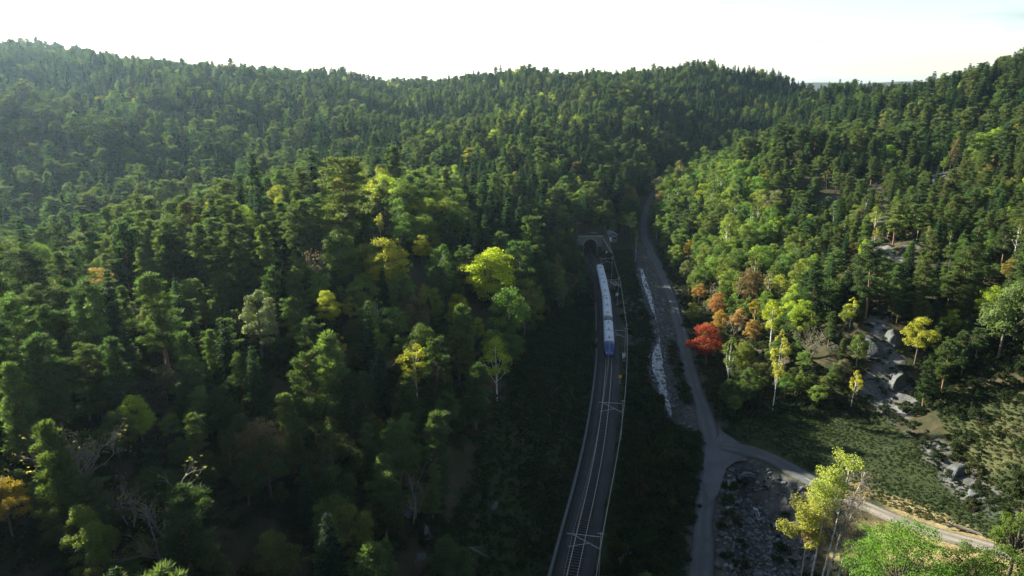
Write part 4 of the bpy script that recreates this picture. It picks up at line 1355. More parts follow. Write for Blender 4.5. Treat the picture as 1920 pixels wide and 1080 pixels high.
# the trees one can single out: (pixel u, v of the crown's middle), kind, variant, height, width factor, colour, label
SPECIAL = [
    (924, 512, 'broadleaf', 1, 17, 1.35, (.42, .44, .045), 'big bright yellow-green aspen at the edge of the slope left of the train', 'aspen'),
    (1328, 636, 'broadleaf', 4, 12.5, 1.5, (.37, .10, .04), 'vivid red rowan beside the road bend', 'rowan'),
    (1312, 548, 'broadleaf', 3, 8, 1.1, (.34, .19, .075), 'small orange tree above the red rowan, nearest the road', 'rowan'),
    (1343, 566, 'broadleaf', 0, 8.5, 1.25, (.34, .175, .075), 'orange tree just up the slope from the red rowan', 'rowan'),
    (1384, 597, 'broadleaf', 2, 8.5, 1.3, (.32, .19, .09), 'dusty orange tree to the right of the red rowan', 'rowan'),
    (1352, 600, 'broadleaf', 1, 7.5, 1.1, (.36, .24, .06), 'amber tree squeezed between the red rowan and the orange trees', 'broadleaf tree'),
    (1410, 618, 'broadleaf', 0, 7.5, 1.1, (.30, .17, .07), 'brownish orange tree right of the dusty orange one', 'broadleaf tree'),
    (1300, 585, 'broadleaf', 4, 8.5, 1.0, (.26, .25, .04), 'yellow-green tree between the road and the orange trees', 'broadleaf tree'),
    (1418, 578, 'birch', 0, 9, 1.1, (.34, .25, .04), 'golden yellow young tree right of the orange trees', 'broadleaf tree'),
    (1288, 505, 'broadleaf', 0, 9, 1.0, (.13, .15, .075), 'grey-green willow overhanging the road bend', 'willow'),
    (1292, 464, 'broadleaf', 4, 9.5, 1.05, (.24, .19, .05), 'rounded tree turning gold on its edge above the willow', 'broadleaf tree'),
    (1725, 625, 'broadleaf', 3, 12, 1.0, (.27, .25, .045), 'yellow-green tree beside the dark rock gully', 'broadleaf tree'),
    (1890, 585, 'broadleaf', 2, 18, 1.25, (.15, .19, .07), 'tall pale green ash on the right edge of the picture', 'ash'),
    (1895, 505, 'broadleaf', 3, 8, 1.0, (.24, .17, .06), 'small golden brown tree above the pale green ash', 'broadleaf tree'),
    (790, 462, 'broadleaf', 4, 9, 1.2, (.33, .32, .04), 'bright yellow tree up the slope from the big aspen', 'broadleaf tree'),
    (746, 470, 'broadleaf', 2, 7, .9, (.34, .31, .04), 'small yellow tree left of the bright yellow one above the aspen', 'broadleaf tree'),
    (713, 420, 'birch', 0, 9, 1.0, (.32, .30, .05), 'narrow yellow birch among pale green crowns in the middle of the slope', 'birch'),
    (618, 574, 'broadleaf', 0, 8, 1.2, (.30, .30, .04), 'yellow tree among the pines left of the aspen', 'broadleaf tree'),
    (655, 577, 'broadleaf', 3, 7, .8, (.28, .26, .04), 'smaller yellow tree touching the yellow one among the pines', 'broadleaf tree'),
    (848, 592, 'broadleaf', 2, 8, .9, (.26, .27, .04), 'yellow-green crown below the big aspen on its left', 'broadleaf tree'),
    (896, 616, 'broadleaf', 4, 7, .9, (.24, .29, .04), 'bright green-yellow young tree right below the big aspen', 'broadleaf tree'),
    (872, 312, 'broadleaf', 0, 9, 1.1, (.32, .31, .05), 'yellow tree behind the spruce clump above the aspen', 'broadleaf tree'),
    (922, 345, 'birch', 1, 10, 1.2, (.30, .29, .05), 'yellow birch in front of the spruce clump', 'birch'),
    (1000, 335, 'broadleaf', 2, 9, 1.1, (.32, .29, .05), 'yellow tree topping the spruce clump near the tunnel', 'broadleaf tree'),
    (1036, 362, 'birch', 0, 10, 1.2, (.31, .30, .05), 'yellow birch right of the spruce clump near the tunnel', 'birch'),
    (965, 330, 'broadleaf', 3, 8, 1.0, (.28, .22, .07), 'tan tree among the yellow crowns above the tunnel', 'broadleaf tree'),
    (118, 185, 'broadleaf', 1, 11, 1.3, (.34, .31, .09), 'broad pale yellow tree high on the hazy hillside', 'broadleaf tree'),
    (1052, 226, 'broadleaf', 0, 11, 1.1, (.33, .31, .06), 'bright yellow tree far up the middle hill', 'broadleaf tree'),
    (1250, 236, 'broadleaf', 4, 12, 1.2, (.30, .28, .06), 'yellow tree above the far end of the valley', 'broadleaf tree'),
    (1237, 255, 'broadleaf', 2, 9, 1.0, (.27, .24, .06), 'smaller yellow tree just below the one above the valley', 'broadleaf tree'),
    (400, 146, 'broadleaf', 3, 9, 1.0, (.33, .30, .06), 'small yellow tree near the top of the hill', 'broadleaf tree'),
    (612, 248, 'birch', 1, 9, 1.1, (.34, .28, .06), 'thin golden birch on the upper slope', 'birch'),
    (497, 250, 'broadleaf', 2, 10, 1.1, (.26, .24, .08), 'pale yellow tree left of the thin golden birch', 'broadleaf tree'),
    (484, 600, 'broadleaf', 2, 13, .95, (.17, .19, .12), 'pale grey-green tree rising above the pines on the near slope', 'broadleaf tree'),
    (600, 492, 'bare', 2, 9, 1.0, (.25, .19, .17), 'bare pinkish grey tree among the pines in the middle of the slope', 'bare tree'),
    (188, 525, 'broadleaf', 3, 8, 1.1, (.28, .19, .08), 'orange-brown tree on the rim of the dark hollow', 'broadleaf tree'),
    (100, 560, 'bare', 2, 8, 1.1, (.24, .2, .17), 'bare greyish pink tree beside the orange-brown tree', 'bare tree'),
    (1440, 290, 'broadleaf', 0, 8, 1.0, (.25, .24, .05), 'yellow-green tree on the open right hillside near the valley', 'broadleaf tree'),
    (1552, 330, 'birch', 0, 10, 1.2, (.19, .22, .05), 'light green birch in the middle of the right hillside', 'birch'),
    (1905, 245, 'broadleaf', 2, 11, 1.1, (.28, .27, .05), 'yellow tree high on the right edge of the hillside', 'broadleaf tree'),
    (10, 950, 'broadleaf', 3, 8, 1.0, (.33, .25, .04), 'golden tree at the lower left corner among dark trunks', 'broadleaf tree'),
    (520, 1040, 'broadleaf', 0, 8, 1.2, (.10, .115, .035), 'leafy green tree at the bottom of the dark slope', 'broadleaf tree'),
    (345, 1010, 'bare', 1, 6, 1.0, (.3, .24, .07), 'small bare tree with a few yellow leaves in the dark lower slope', 'bare tree'),
    (285, 985, 'bare', 1, 11, 1.2, (.10, .10, .04), 'large forked bare tree in the dark lower slope', 'bare tree'),
    (145, 860, 'bare', 2, 10, 1.1, (.26, .2, .1), 'forked tree with sparse tan leaves on the lower left slope', 'bare tree'),
    (1380, 600, 'bare', 0, 9, 1.0, (.2, .17, .15), 'grey bare tree behind the orange trees', 'bare tree'),
    (1520, 640, 'bare', 2, 9, 1.1, (.17, .15, .11), 'grey bare tree at the foot of the right hill', 'bare tree'),
]
plants = []        # dicts of every tree planted
for (u, v, kind, var, h, wf, colr, lab, cat) in SPECIAL:
    x, y, g = spot(u, v, h * .62)
    plants.append(dict(x=x, y=y, z=g, kind=kind, var=var, h=h, wf=wf, col=np.array(colr), rot=rng.uniform(0, 6.28), label=lab, cat=cat, special=True, pal='special'))


def tree_at_base(bx_, by_, kind, var, h, wf, colr, lab, cat):
    plants.append(dict(x=bx_, y=by_, z=Hs(bx_, by_), kind=kind, var=var, h=h, wf=wf, col=np.array(colr), rot=1.0 + var, label=lab, cat=cat, special=True, pal='special'))


# slim birches in the clearing and by the tunnel, and the bright trees at the lower right
x, y, z = px(1450, 757, 3.5); tree_at_base(x, y, 'birch', 1, 20, .75, (.27, .26, .06), 'tall slim birch with a long white trunk at the meadow edge', 'birch')
x, y, z = px(1596, 757, 4.5); tree_at_base(x, y, 'birch', 0, 9.5, .95, (.33, .31, .045), 'young yellow birch alone at the foot of the rock gully', 'birch')
x, y, z = px(1191, 492, 0.5); tree_at_base(x, y, 'birch', 1, 15.5, .42, (.26, .19, .11), 'thin lone birch with a tan tuft between the tunnel and the road', 'birch')

SHADE_SPRUCES = []
for k in range(9):      # spruces added on the sunward slope to shade the tunnel mouth
    s_ = 9 + k * 2.6
    SHADE_SPRUCES.append((PORTAL[0] - 6 - .8 * s_ + rng.uniform(-2, 2), PORTAL[1] + 1 + .45 * s_ * (k % 3) / 2 + rng.uniform(-1, 1), rng.uniform(15, 19)))
SP_XY = np.array([(p['x'], p['y'], 2.2 + p['h'] * .12 * p['wf']) for p in plants])
sp = 4.6
jx_, jy_ = np.meshgrid(np.arange(-640, 520, sp), np.arange(36, 1010, sp))
jx_ = jx_.ravel() + rng.uniform(-.58, .58, jx_.size) * sp; jy_ = jy_.ravel() + rng.uniform(-.58, .58, jy_.size) * sp
az = np.degrees(np.arctan2(jx_, jy_))
keep = (az > -62) & (az < 46)
jx_, jy_ = jx_[keep], jy_[keep]
jz = H(jx_, jy_)
bu, bv, bd = project(jx_, jy_, jz)
cu_, cv_, _ = project(jx_, jy_, jz + 8)
d_r, _, s_r = line_dist(jx_, jy_, RAIL); d_d, _, _ = line_dist(jx_, jy_, ROAD); d_t, _, _ = line_dist(jx_, jy_, TRACK); d_s, _, _ = line_dist(jx_, jy_, STREAM)
# everything well inside the far edge of the valley fold counts as cut by the railway
ok = (d_r > 9) & (d_d > 4.6) & (d_t > 5.5) & (d_s > 5.0)
beyond = jy_ > PORTAL[1] + 4
ok |= beyond & (d_d > 5.0) & (d_s > 4.5) & ((np.abs(jx_ - PORTAL[0]) > 7) | (jy_ > PORTAL[1] + 8))
for poly in (LEFT_BANK, MEADOW, BASIN, SCRUB, GULLY, SHOULDER):
    ok &= ~inpoly(bu, bv, poly)
mu_, mv_, _ = project(jx_, jy_, jz + 4)
for b in BARE:
    ok &= ~inpoly(bu, bv, b) & ~inpoly(mu_, mv_, b)
ok &= ~inpoly(bu, bv, [(1118, 448), (1175, 440), (1185, 500), (1130, 520)])
ok &= ~(inpoly(mu_, mv_, [(1125, 425), (1165, 425), (1165, 470), (1125, 470)]) & (bd < 330))
# the strip between railway, stream and road carries only scrub
ok &= ~((jx_ > 10) & (d_r < 26) & (jy_ < PORTAL[1]) & (s_r > 0) & (jx_ < 60) & (d_d > 0) & inpoly(bu, bv, [(1140, 480), (1215, 480), (1300, 640), (1340, 800), (1340, 1200), (1040, 1200)]))
ok &= ~inpoly(bu, bv, [(1320, 780), (2100, 780), (2100, 1300), (1180, 1300)])
thin = np.ones(jx_.size)
thin[inpoly(bu, bv, [(1480, 330), (1800, 310), (1860, 520), (1560, 540)])] = .68
thin = thin * (1 - .3 * sstep(220, 420, bd)) * np.where((cu_ < 1010) & (bd < 320), np.where(cv_ > 830, .98, .78), .95)
ok &= rng.random(jx_.size) < thin * .93
d_sp = np.min(np.hypot(jx_[:, None] - SP_XY[None, :, 0], jy_[:, None] - SP_XY[None, :, 1]) - SP_XY[None, :, 2], axis=1)
ok &= d_sp > 0
for p in plants:
    if p['kind'] == 'bare': continue
    su, sv, sd = project(p['x'], p['y'], p['z'] + p['h'] * .62)
    wpx = p['h'] * .25 * p['wf'] * F / sd
    hpx = p['h'] * .30 * F / sd
    tu, tv, td = project(jx_, jy_, jz + 11.5)
    ok &= ~((td < sd + 1.5) & (np.abs(tu - su) < wpx * .7 + 1.6 * F / td) & (tv < sv + hpx * .7) & (bv > sv - hpx))
jx_, jy_, jz, cu_, cv_, bd, bu, bv = [q[ok] for q in (jx_, jy_, jz, cu_, cv_, bd, bu, bv)]
pn = fbm(jx_, jy_, 38, 3, 201); pn2 = fbm(jx_, jy_, 24, 3, 305); pn3 = rng.random(jx_.size)


def zone(u, v):
    """chances of pine, spruce, green, olive, yellow, brown, bare, dim broadleaf for a stand"""
    if u > 1215 and inpoly(np.array([u]), np.array([v]), [(1225, 320), (1360, 295), (1490, 390), (1510, 560), (1480, 760), (1290, 720), (1235, 480)])[0]:
        return (.06, .02, .72, .10, .05, .02, .02, .01)
    if u > 1480 and v > 540: return (.40, .06, .20, .18, .06, .02, .05, .03)
    if u > 1500 and v < 245: return (.40, .45, .04, .08, .01, .01, .01, .0)
    if 1290 < u < 1560 and v < 262: return (.15, .66, .05, .08, .05, .01, .0, .0)
    if u > 1240 and v > 245: return (.64, .08, .08, .14, .02, .03, .01, .0)
    if 870 < u < 1010 and 310 < v < 480: return (.10, .76, .05, .03, .06, .0, .0, .0)
    if 560 < u < 740 and 255 < v < 335: return (.22, .62, .08, .06, .02, .0, .0, .0)
    if 1010 <= u < 1240 and 250 < v < 480: return (.28, .22, .10, .12, .04, .03, .03, .18)
    if 590 < u < 970 and 325 < v < 690: return (.12, .03, .44, .18, .18, .02, .02, .01)
    if v > 800 and u < 900: return (.46, .10, .0, .05, .008, .02, .10, .27)
    if u < 640 and v > 420: return (.78, .06, .04, .05, .015, .015, .02, .02)
    if v < 300: return (.48, .17, .10, .14, .055, .025, .02, .01)
    return (.66, .12, .08, .06, .03, .02, .02, .01)


sunx, suny = sin(SUN_AZ), cos(SUN_AZ)
low = np.ones(jx_.size)            # trees sunward of the singled-out crowns are shortened so sunlight reaches them
for p in plants:
    if p['kind'] == 'bare': continue
    ex, ey = jx_ - p['x'], jy_ - p['y']
    al = ex * sunx + ey * suny; ac = np.abs(ex * suny - ey * sunx)
    low[(al > 0) & (al < 26) & (ac < 3.5 + p['h'] * .22 * p['wf'])] = .62
ORDER = ['pine', 'spruce', 'green', 'olive', 'yellow', 'brown', 'bare', 'shade_green']
for i in range(jx_.size):
    pr = np.array(zone(cu_[i], cv_[i]))
    b = (pn[i] - .5) * 2.6
    pr = pr * np.array([1 - b * .6, 1 + (pn2[i] - .5) * 3, 1 + b, 1 + b, 1 + b * 1.6, 1 + b, 1, 1])
    pr = np.maximum(pr, 0.002); cs = np.cumsum(pr / pr.sum())
    t = ORDER[int(np.searchsorted(cs, pn3[i]))]
    hgt = (rng.uniform(.58, 1.2) + (rng.random() < .1) * .22) * (1 + .28 * float(sstep(200, 420, bd[i])))
    if t == 'pine': kind, h, wf, pal = 'pine', 13.4 * hgt, rng.uniform(1.0, 1.38), 'pine'
    elif t == 'spruce': kind, h, wf, pal = 'spruce', 15.0 * hgt, rng.uniform(1.0, 1.35), 'spruce'
    elif t == 'bare': kind, h, wf, pal = 'bare', 8.5 * hgt, 1.0, 'brown'
    else:
        pal = t
        if t in ('yellow', 'olive') and rng.random() < .4 or t == 'green' and rng.random() < .2:
            kind, h, wf = 'birch', 12 * hgt, rng.uniform(1.1, 1.5)
        else:
            kind, h, wf = 'broadleaf', 10.8 * hgt, rng.uniform(.95, 1.25)
    if -40 < jx_[i] < 8 and 135 < jy_[i] < 245: h *= 1.3  # made taller along the bank so their shadow covers the meadow
    elif jx_[i] < -20 and bd[i] < 170: h *= .92
    h *= low[i]
    # stunted trees on the thin soil of the right hill
    if cu_[i] > 1470 and 300 < cv_[i] < 520: h *= .72
    plants.append(dict(x=jx_[i], y=jy_[i], z=jz[i], kind=kind, var=int(rng.integers(len(KIND[kind]))), h=h, wf=wf, col=pick_col(pal, rng), rot=rng.uniform(0, 6.28), special=False, pal=pal))

for (x, y, h) in SHADE_SPRUCES:
    plants.append(dict(x=x, y=y, z=Hs(x, y), kind='spruce', var=int(rng.integers(4)), h=h, wf=1.2, col=pick_col('spruce', rng), rot=rng.uniform(0, 6.28), special=False, pal='spruce'))
# young trees and tall bushes filling the gaps near enough to see
n_main = len(plants)
m_ = (bd < 330) & (rng.random(jx_.size) < .95)
xa = jx_[m_] + rng.choice([-1, 1], m_.sum()) * rng.uniform(2.0, 3.0, m_.sum()); ya = jy_[m_] + rng.uniform(-2.6, 2.6, m_.sum())
za = H(xa, ya); ua, va, da = project(xa, ya, za)
oka = (line_dist(xa, ya, RAIL)[0] > 9) & (line_dist(xa, ya, ROAD)[0] > 4) & (line_dist(xa, ya, STREAM)[0] > 4)
for poly in [LEFT_BANK, MEADOW, BASIN, SCRUB, GULLY, [(1118, 430), (1175, 425), (1185, 500), (1130, 520)]] + BARE: oka &= ~inpoly(ua, va, poly)
for i in np.where(oka)[0]:
    lit = 'green' if ua[i] > 1210 and va[i] < 620 and ua[i] < 1500 else ('olive' if rng.random() < .25 else 'shade_green')
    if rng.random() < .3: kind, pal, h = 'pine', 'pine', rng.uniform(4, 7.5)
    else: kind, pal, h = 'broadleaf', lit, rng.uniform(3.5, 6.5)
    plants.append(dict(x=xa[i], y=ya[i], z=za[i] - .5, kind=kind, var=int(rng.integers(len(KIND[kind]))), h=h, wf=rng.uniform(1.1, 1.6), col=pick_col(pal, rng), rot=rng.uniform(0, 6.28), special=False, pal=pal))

# ------------------------------------------------------------------ which trees show largest from the photograph's spot
BW, BH = 480, 270
gu, gv = np.meshgrid((np.arange(BW) + .5) * 4, (np.arange(BH) + .5) * 4)
ra, rc, rd = ray(gu, gv)
zbuf = np.full((BH, BW), 1e9)
ts = np.concatenate([np.arange(60, 300, 4), np.arange(300, 1300, 12)])
ddx, ddy = 6.0, 6.0
hx_ = np.arange(-1000, 1000, ddx); hy_ = np.arange(0, 1300, ddy)
HM = H(*np.meshgrid(hx_, hy_))
for t in ts[::-1]:
    X = ra * t; Y = rc * t; Z = CAM_Z + rd * t
    ix = np.clip(((X - hx_[0]) / ddx).astype(int), 0, len(hx_) - 1); iy = np.clip(((Y - hy_[0]) / ddy).astype(int), 0, len(hy_) - 1)
    zbuf[Z < HM[iy, ix]] = t
P = plants
px_ = np.array([p['x'] for p in P]); py_ = np.array([p['y'] for p in P]); pz_ = np.array([p['z'] for p in P]); ph_ = np.array([p['h'] for p in P])
U0, V0, D0 = project(px_, py_, pz_); U1, V1, _ = project(px_, py_, pz_ + ph_)
taken = np.zeros((BH, BW), bool)
for i in np.argsort(D0):
    p = P[i]; p['vis'] = 0
    p['u'], p['v'], p['d'] = (U0[i] + U1[i]) / 2, (V0[i] + 2 * V1[i]) / 3, D0[i]
    hw_ = {'pine': .21, 'spruce': .14, 'broadleaf': .27, 'birch': .15, 'bare': .2}[p['kind']] * p['h'] * p['wf'] * F / D0[i] / 4
    x0, x1 = int(U1[i] / 4 - hw_), int(U1[i] / 4 + hw_) + 1
    y0 = int(V1[i] / 4); y1 = int((V1[i] + (V0[i] - V1[i]) * .75) / 4) + 1
    x0, x1, y0, y1 = max(x0, 0), min(x1, BW), max(y0, 0), min(y1, BH)
    if x1 <= x0 or y1 <= y0: continue
    free = ~taken[y0:y1, x0:x1] & (zbuf[y0:y1, x0:x1] > D0[i] - 14)
    p['vis'] = int(free.sum())
    taken[y0:y1, x0:x1] |= free


def is_conifer_cat(p):
    return {'pine': 'pine', 'spruce': 'spruce', 'broadleaf': 'broadleaf tree', 'birch': 'birch', 'bare': 'bare tree'}[p['kind']]


LIMIT = {'pine': 290, 'spruce': 150, 'broadleaf': 280, 'birch': 110, 'bare': 60}
chosen = []
for kd, lim in LIMIT.items():
    c = [p for p in P if p['kind'] == kd and not p['special'] and p['vis'] >= 6 and 0 < p['u'] < 1920 and 0 < p['v'] < 1080]
    c.sort(key=lambda p: -p['vis'])
    chosen += c[:lim]
ids = set(id(p) for p in chosen)
REGIONS = [   # (u0, v0, u1, v1, phrase), first hit wins
    (0, 900, 320, 1080, 'in the lower left corner'), (320, 900, 640, 1080, 'at the bottom of the dark slope'), (640, 880, 960, 1080, 'above the dark cliff foot'),
    (0, 740, 240, 900, 'on the shaded left edge'), (240, 740, 480, 900, 'on the shaded lower left slope'), (480, 740, 700, 900, 'in the dark lower middle'), (700, 700, 1000, 900, 'above the pale cliff patches'),
    (0, 590, 200, 740, 'on the left rim'), (200, 590, 400, 740, 'in the sunlit pine group'), (400, 590, 600, 740, 'below the pale grey-green tree'), (600, 590, 800, 740, 'left below the big aspen'), (800, 590, 1010, 740, 'under the big aspen'),
    (0, 450, 200, 590, 'in the dark hollow'), (200, 450, 400, 590, 'right of the dark hollow'), (400, 450, 600, 590, 'left of the bare pinkish tree'), (600, 450, 800, 590, 'left of the big aspen'), (800, 450, 1010, 590, 'around the big aspen'),
    (0, 340, 200, 450, 'above the dark hollow'), (200, 340, 400, 450, 'on the hazy slope'), (400, 340, 600, 450, 'below the distant spruce band'), (600, 340, 800, 450, 'on the pale green slope'), (800, 340, 1010, 480, 'at the spruce clump'),
    (1010, 340, 1240, 520, 'above the tunnel'),
    (0, 230, 240, 340, 'on the hazy left hillside'), (240, 230, 500, 340, 'in the hazy middle distance'), (500, 230, 740, 340, 'at the distant spruce band'), (740, 230, 1000, 340, 'on the middle hill'), (1000, 230, 1290, 340, 'beside the valley fold'),
    (0, 0, 330, 230, 'near the left skyline'), (330, 0, 700, 230, 'below the left skyline'), (700, 0, 1000, 230, 'below the central saddle'), (1000, 0, 1290, 230, 'on the central hill'), (1290, 0, 1530, 290, 'on the dark knoll'),
    (1530, 0, 1720, 230, 'near the right skyline'), (1720, 0, 1920, 230, 'under the top right skyline'),
    (1240, 230, 1420, 400, 'far along the right hill'), (1420, 230, 1600, 400, 'high on the right hill'), (1600, 230, 1760, 400, 'above the bare rock slabs'), (1760, 230, 1920, 400, 'on the upper right edge'),
    (1210, 400, 1340, 540, 'along the road edge'), (1340, 400, 1480, 540, 'in the fresh green wood'), (1480, 400, 1620, 540, 'left of the bare rock slab'), (1620, 400, 1780, 540, 'beside the bare rock slab'), (1780, 400, 1920, 540, 'right of the bare rock slab'),
    (1210, 540, 1420, 800, 'near the red rowan'), (1420, 540, 1560, 800, 'behind the slim white birch'), (1560, 540, 1720, 800, 'beside the rock gully'), (1720, 540, 1920, 1080, 'above the right clearing'),
    (960, 480, 1240, 1080, 'beside the railway'), (1240, 800, 1920, 1080, 'in the clearing'),
]


def region(p):
    for (u0, v0, u1, v1, s_) in REGIONS:
        if u0 <= p['u'] < u1 and v0 <= p['v'] < v1: return s_
    return 'in the forest'


ORD = ['leftmost', 'second from the left', 'third from the left', 'fourth from the left', 'fifth from the left', 'sixth from the left', 'seventh from the left', 'eighth from the left', 'ninth from the left', 'tenth from the left']
groups = {}
SHAPE = {'pine': 'pine', 'spruce': 'spruce', 'broadleaf': 'leafy tree', 'birch': 'birch', 'bare': 'bare tree'}
for p in chosen:
    cn = COLNAME.get(p['pal'], '')
    if p['kind'] == 'pine': cn = 'tall' if p['h'] > 12.6 else ('small' if p['h'] < 9.5 else 'mid-sized')
    elif p['kind'] == 'spruce': cn = 'tall' if p['h'] > 14.8 else 'short'
    elif p['kind'] == 'bare': cn = 'brownish'
    p['lab0'] = cn + ' ' + SHAPE[p['kind']] + ' ' + region(p)
    groups.setdefault(p['lab0'], []).append(p)
NTH = ['', 'second', 'third', 'fourth', 'fifth', 'sixth', 'seventh', 'eighth', 'ninth', 'tenth', 'eleventh', 'twelfth']


def number(g, k):
    g.sort(key=lambda p: p['u'])
    n = len(g)
    for i, p in enumerate(g):
        p['cat'] = is_conifer_cat(p)
        if n == 1: p['label'] = k
        elif i < (n + 1) // 2: p['label'] = k + ', ' + (NTH[i] + ' from the left' if i else 'leftmost')
        else: p['label'] = k + ', ' + (NTH[n - 1 - i] + ' from the right' if i < n - 1 else 'rightmost')


for k, g in groups.items():
    g.sort(key=lambda p: p['v'])
    if len(g) <= 14:
        number(g, k)
    else:
        m = len(g) // 2
        number(g[:m], 'upper ' + k); number(g[m:], 'lower ' + k)

NAME = {'pine': 'pine_tree', 'spruce': 'spruce_tree', 'broadleaf': 'broadleaf_tree', 'birch': 'birch_tree', 'bare': 'bare_tree'}
GRP = {'pine': 'pines of the wooded hills', 'spruce': 'spruces of the wooded hills', 'broadleaf': 'broadleaf trees of the wooded hills', 'birch': 'birches of the wooded hills', 'bare': 'bare trees of the wooded hills'}


def plant(p):
    hgt, tr, cr, _ = KIND[p['kind']][p['var']]
    k = p['h'] / hgt
    e = bpy.data.objects.new(NAME[p['kind']], None)
    COL.objects.link(e)
    e.location = (p['x'], p['y'], p['z'] - .1); e.rotation_euler = (0, 0, p['rot']); e.scale = (k * p['wf'], k * p['wf'], k)
    tag(e, p['label'], p['cat'], GRP[p['kind']])
    new_obj('trunk', tr, e)
    c = new_obj('crown', cr, e)
    c['tree_color'] = [float(q) for q in p['col']]
    return e


for p in P:
    if p['special'] or id(p) in ids:
        plant(p)


# ------------------------------------------------------------------ the rest of each kind: one object of instanced geometry
def scatter(name, meshes_, pts, rot, scl, col, idx, label, tilt=None):
    """geometry nodes: meshes_ are instanced on points; colour is an instance attribute"""
    me = bpy.data.meshes.new(name)
    n = len(pts)
    me.vertices.add(n); me.vertices.foreach_set('co', np.asarray(pts, np.float32).ravel())
    r3 = np.zeros((n, 3), np.float32); r3[:, 2] = rot
    if tilt is not None: r3[:, :2] = tilt
    for nm, ty, key, dat in (('rot3', 'FLOAT_VECTOR', 'vector', r3), ('scl3', 'FLOAT_VECTOR', 'vector', scl), ('tree_color', 'FLOAT_COLOR', 'color', np.column_stack([col, np.ones(n)])), ('pick', 'INT', 'value', idx)):
        a = me.attributes.new(nm, ty, 'POINT')
        a.data.foreach_set(key, np.asarray(dat, np.int32 if ty == 'INT' else np.float32).ravel())
    o = new_obj(name, me)
    ng = bpy.data.node_groups.new(name + '_nodes', 'GeometryNodeTree')
    ng.interface.new_socket('Geometry', in_out='INPUT', socket_type='NodeSocketGeometry')
    ng.interface.new_socket('Geometry', in_out='OUTPUT', socket_type='NodeSocketGeometry')
    gi = ng.nodes.new('NodeGroupInput'); go = ng.nodes.new('NodeGroupOutput')
    iop = ng.nodes.new('GeometryNodeInstanceOnPoints'); jn = ng.nodes.new('GeometryNodeJoinGeometry')
    for m in meshes_:
        src = bpy.data.objects.new('source', m)
        oi = ng.nodes.new('GeometryNodeObjectInfo'); oi.inputs['Object'].default_value = src
        gt = ng.nodes.new('GeometryNodeGeometryToInstance')
        ng.links.new(oi.outputs['Geometry'], gt.inputs[0]); ng.links.new(gt.outputs[0], jn.inputs[0])

    def nattr(nm, ty):
        a = ng.nodes.new('GeometryNodeInputNamedAttribute'); a.data_type = ty; a.inputs['Name'].default_value = nm
        return [s for s in a.outputs if s.enabled and s.name == 'Attribute'][0]

    ng.links.new(gi.outputs[0], iop.inputs['Points']); ng.links.new(jn.outputs[0], iop.inputs['Instance'])
    iop.inputs['Pick Instance'].default_value = True
    ng.links.new(nattr('pick', 'INT'), iop.inputs['Instance Index'])
    ng.links.new(nattr('rot3', 'FLOAT_VECTOR'), iop.inputs['Rotation'])
    ng.links.new(nattr('scl3', 'FLOAT_VECTOR'), iop.inputs['Scale'])
    ng.links.new(iop.outputs[0], go.inputs[0])
    md = o.modifiers.new('scatter', 'NODES'); md.node_group = ng
    return tag(o, label, None, None, 'stuff')


STUFFNAME = {'pine': ('pine_forest', 'mass of further pines covering the hills'), 'spruce': ('spruce_forest', 'mass of further dark spruces on the hills'), 'broadleaf': ('broadleaf_forest', 'mass of further leafy trees on the hills'),
             'birch': ('birch_forest', 'further birches scattered through the forest'), 'bare': ('bare_forest', 'further leafless trees scattered through the forest')}
for kd, (nm, lab) in STUFFNAME.items():
    q = [p for p in P if p['kind'] == kd and not p['special'] and id(p) not in ids]
    if not q: continue
    hg = KIND[kd][0][0]
    sc = np.array([(p['h'] / hg * p['wf'], p['h'] / hg * p['wf'], p['h'] / hg) for p in q])
    scatter(nm, [k[3] for k in KIND[kd]], np.array([(p['x'], p['y'], p['z'] - .1) for p in q]), np.array([p['rot'] for p in q]), sc, np.array([p['col'] for p in q]), np.array([p['var'] for p in q]), lab)
print('trees', len(P), 'single', len(ids))

# ------------------------------------------------------------------ rocks and boulders
def ico(sub=3):
    import bmesh
    bm = bmesh.new(); bmesh.ops.create_icosphere(bm, subdivisions=sub, radius=1.0)
    v = np.array([q.co[:] for q in bm.verts]); f = np.array([[w.index for w in q.verts] for q in bm.faces]); bm.free()
    return v, f


_IV = {k: ico(k) for k in (2, 3, 4)}


def rock_mesh(name, seed, size, cuts=14, sub=3, mat=None, rough=.05):
    r = np.random.default_rng(seed)
    v, f = _IV[sub]; v = v.copy()
    for _ in range(cuts):
        n = unit(r, 1)[0]; d = r.uniform(.5, .86)
        k = v @ n
        v = v - np.maximum(k - d, 0)[:, None] * n
    v = v * (1 + rough * (vnoise(v[:, 0] * 4 + seed, v[:, 1] * 4 + v[:, 2] * 3, seed) - .5))[:, None]
    v = v * np.array(size)
    return fast_mesh(name, v, f, mat or M['rock'])


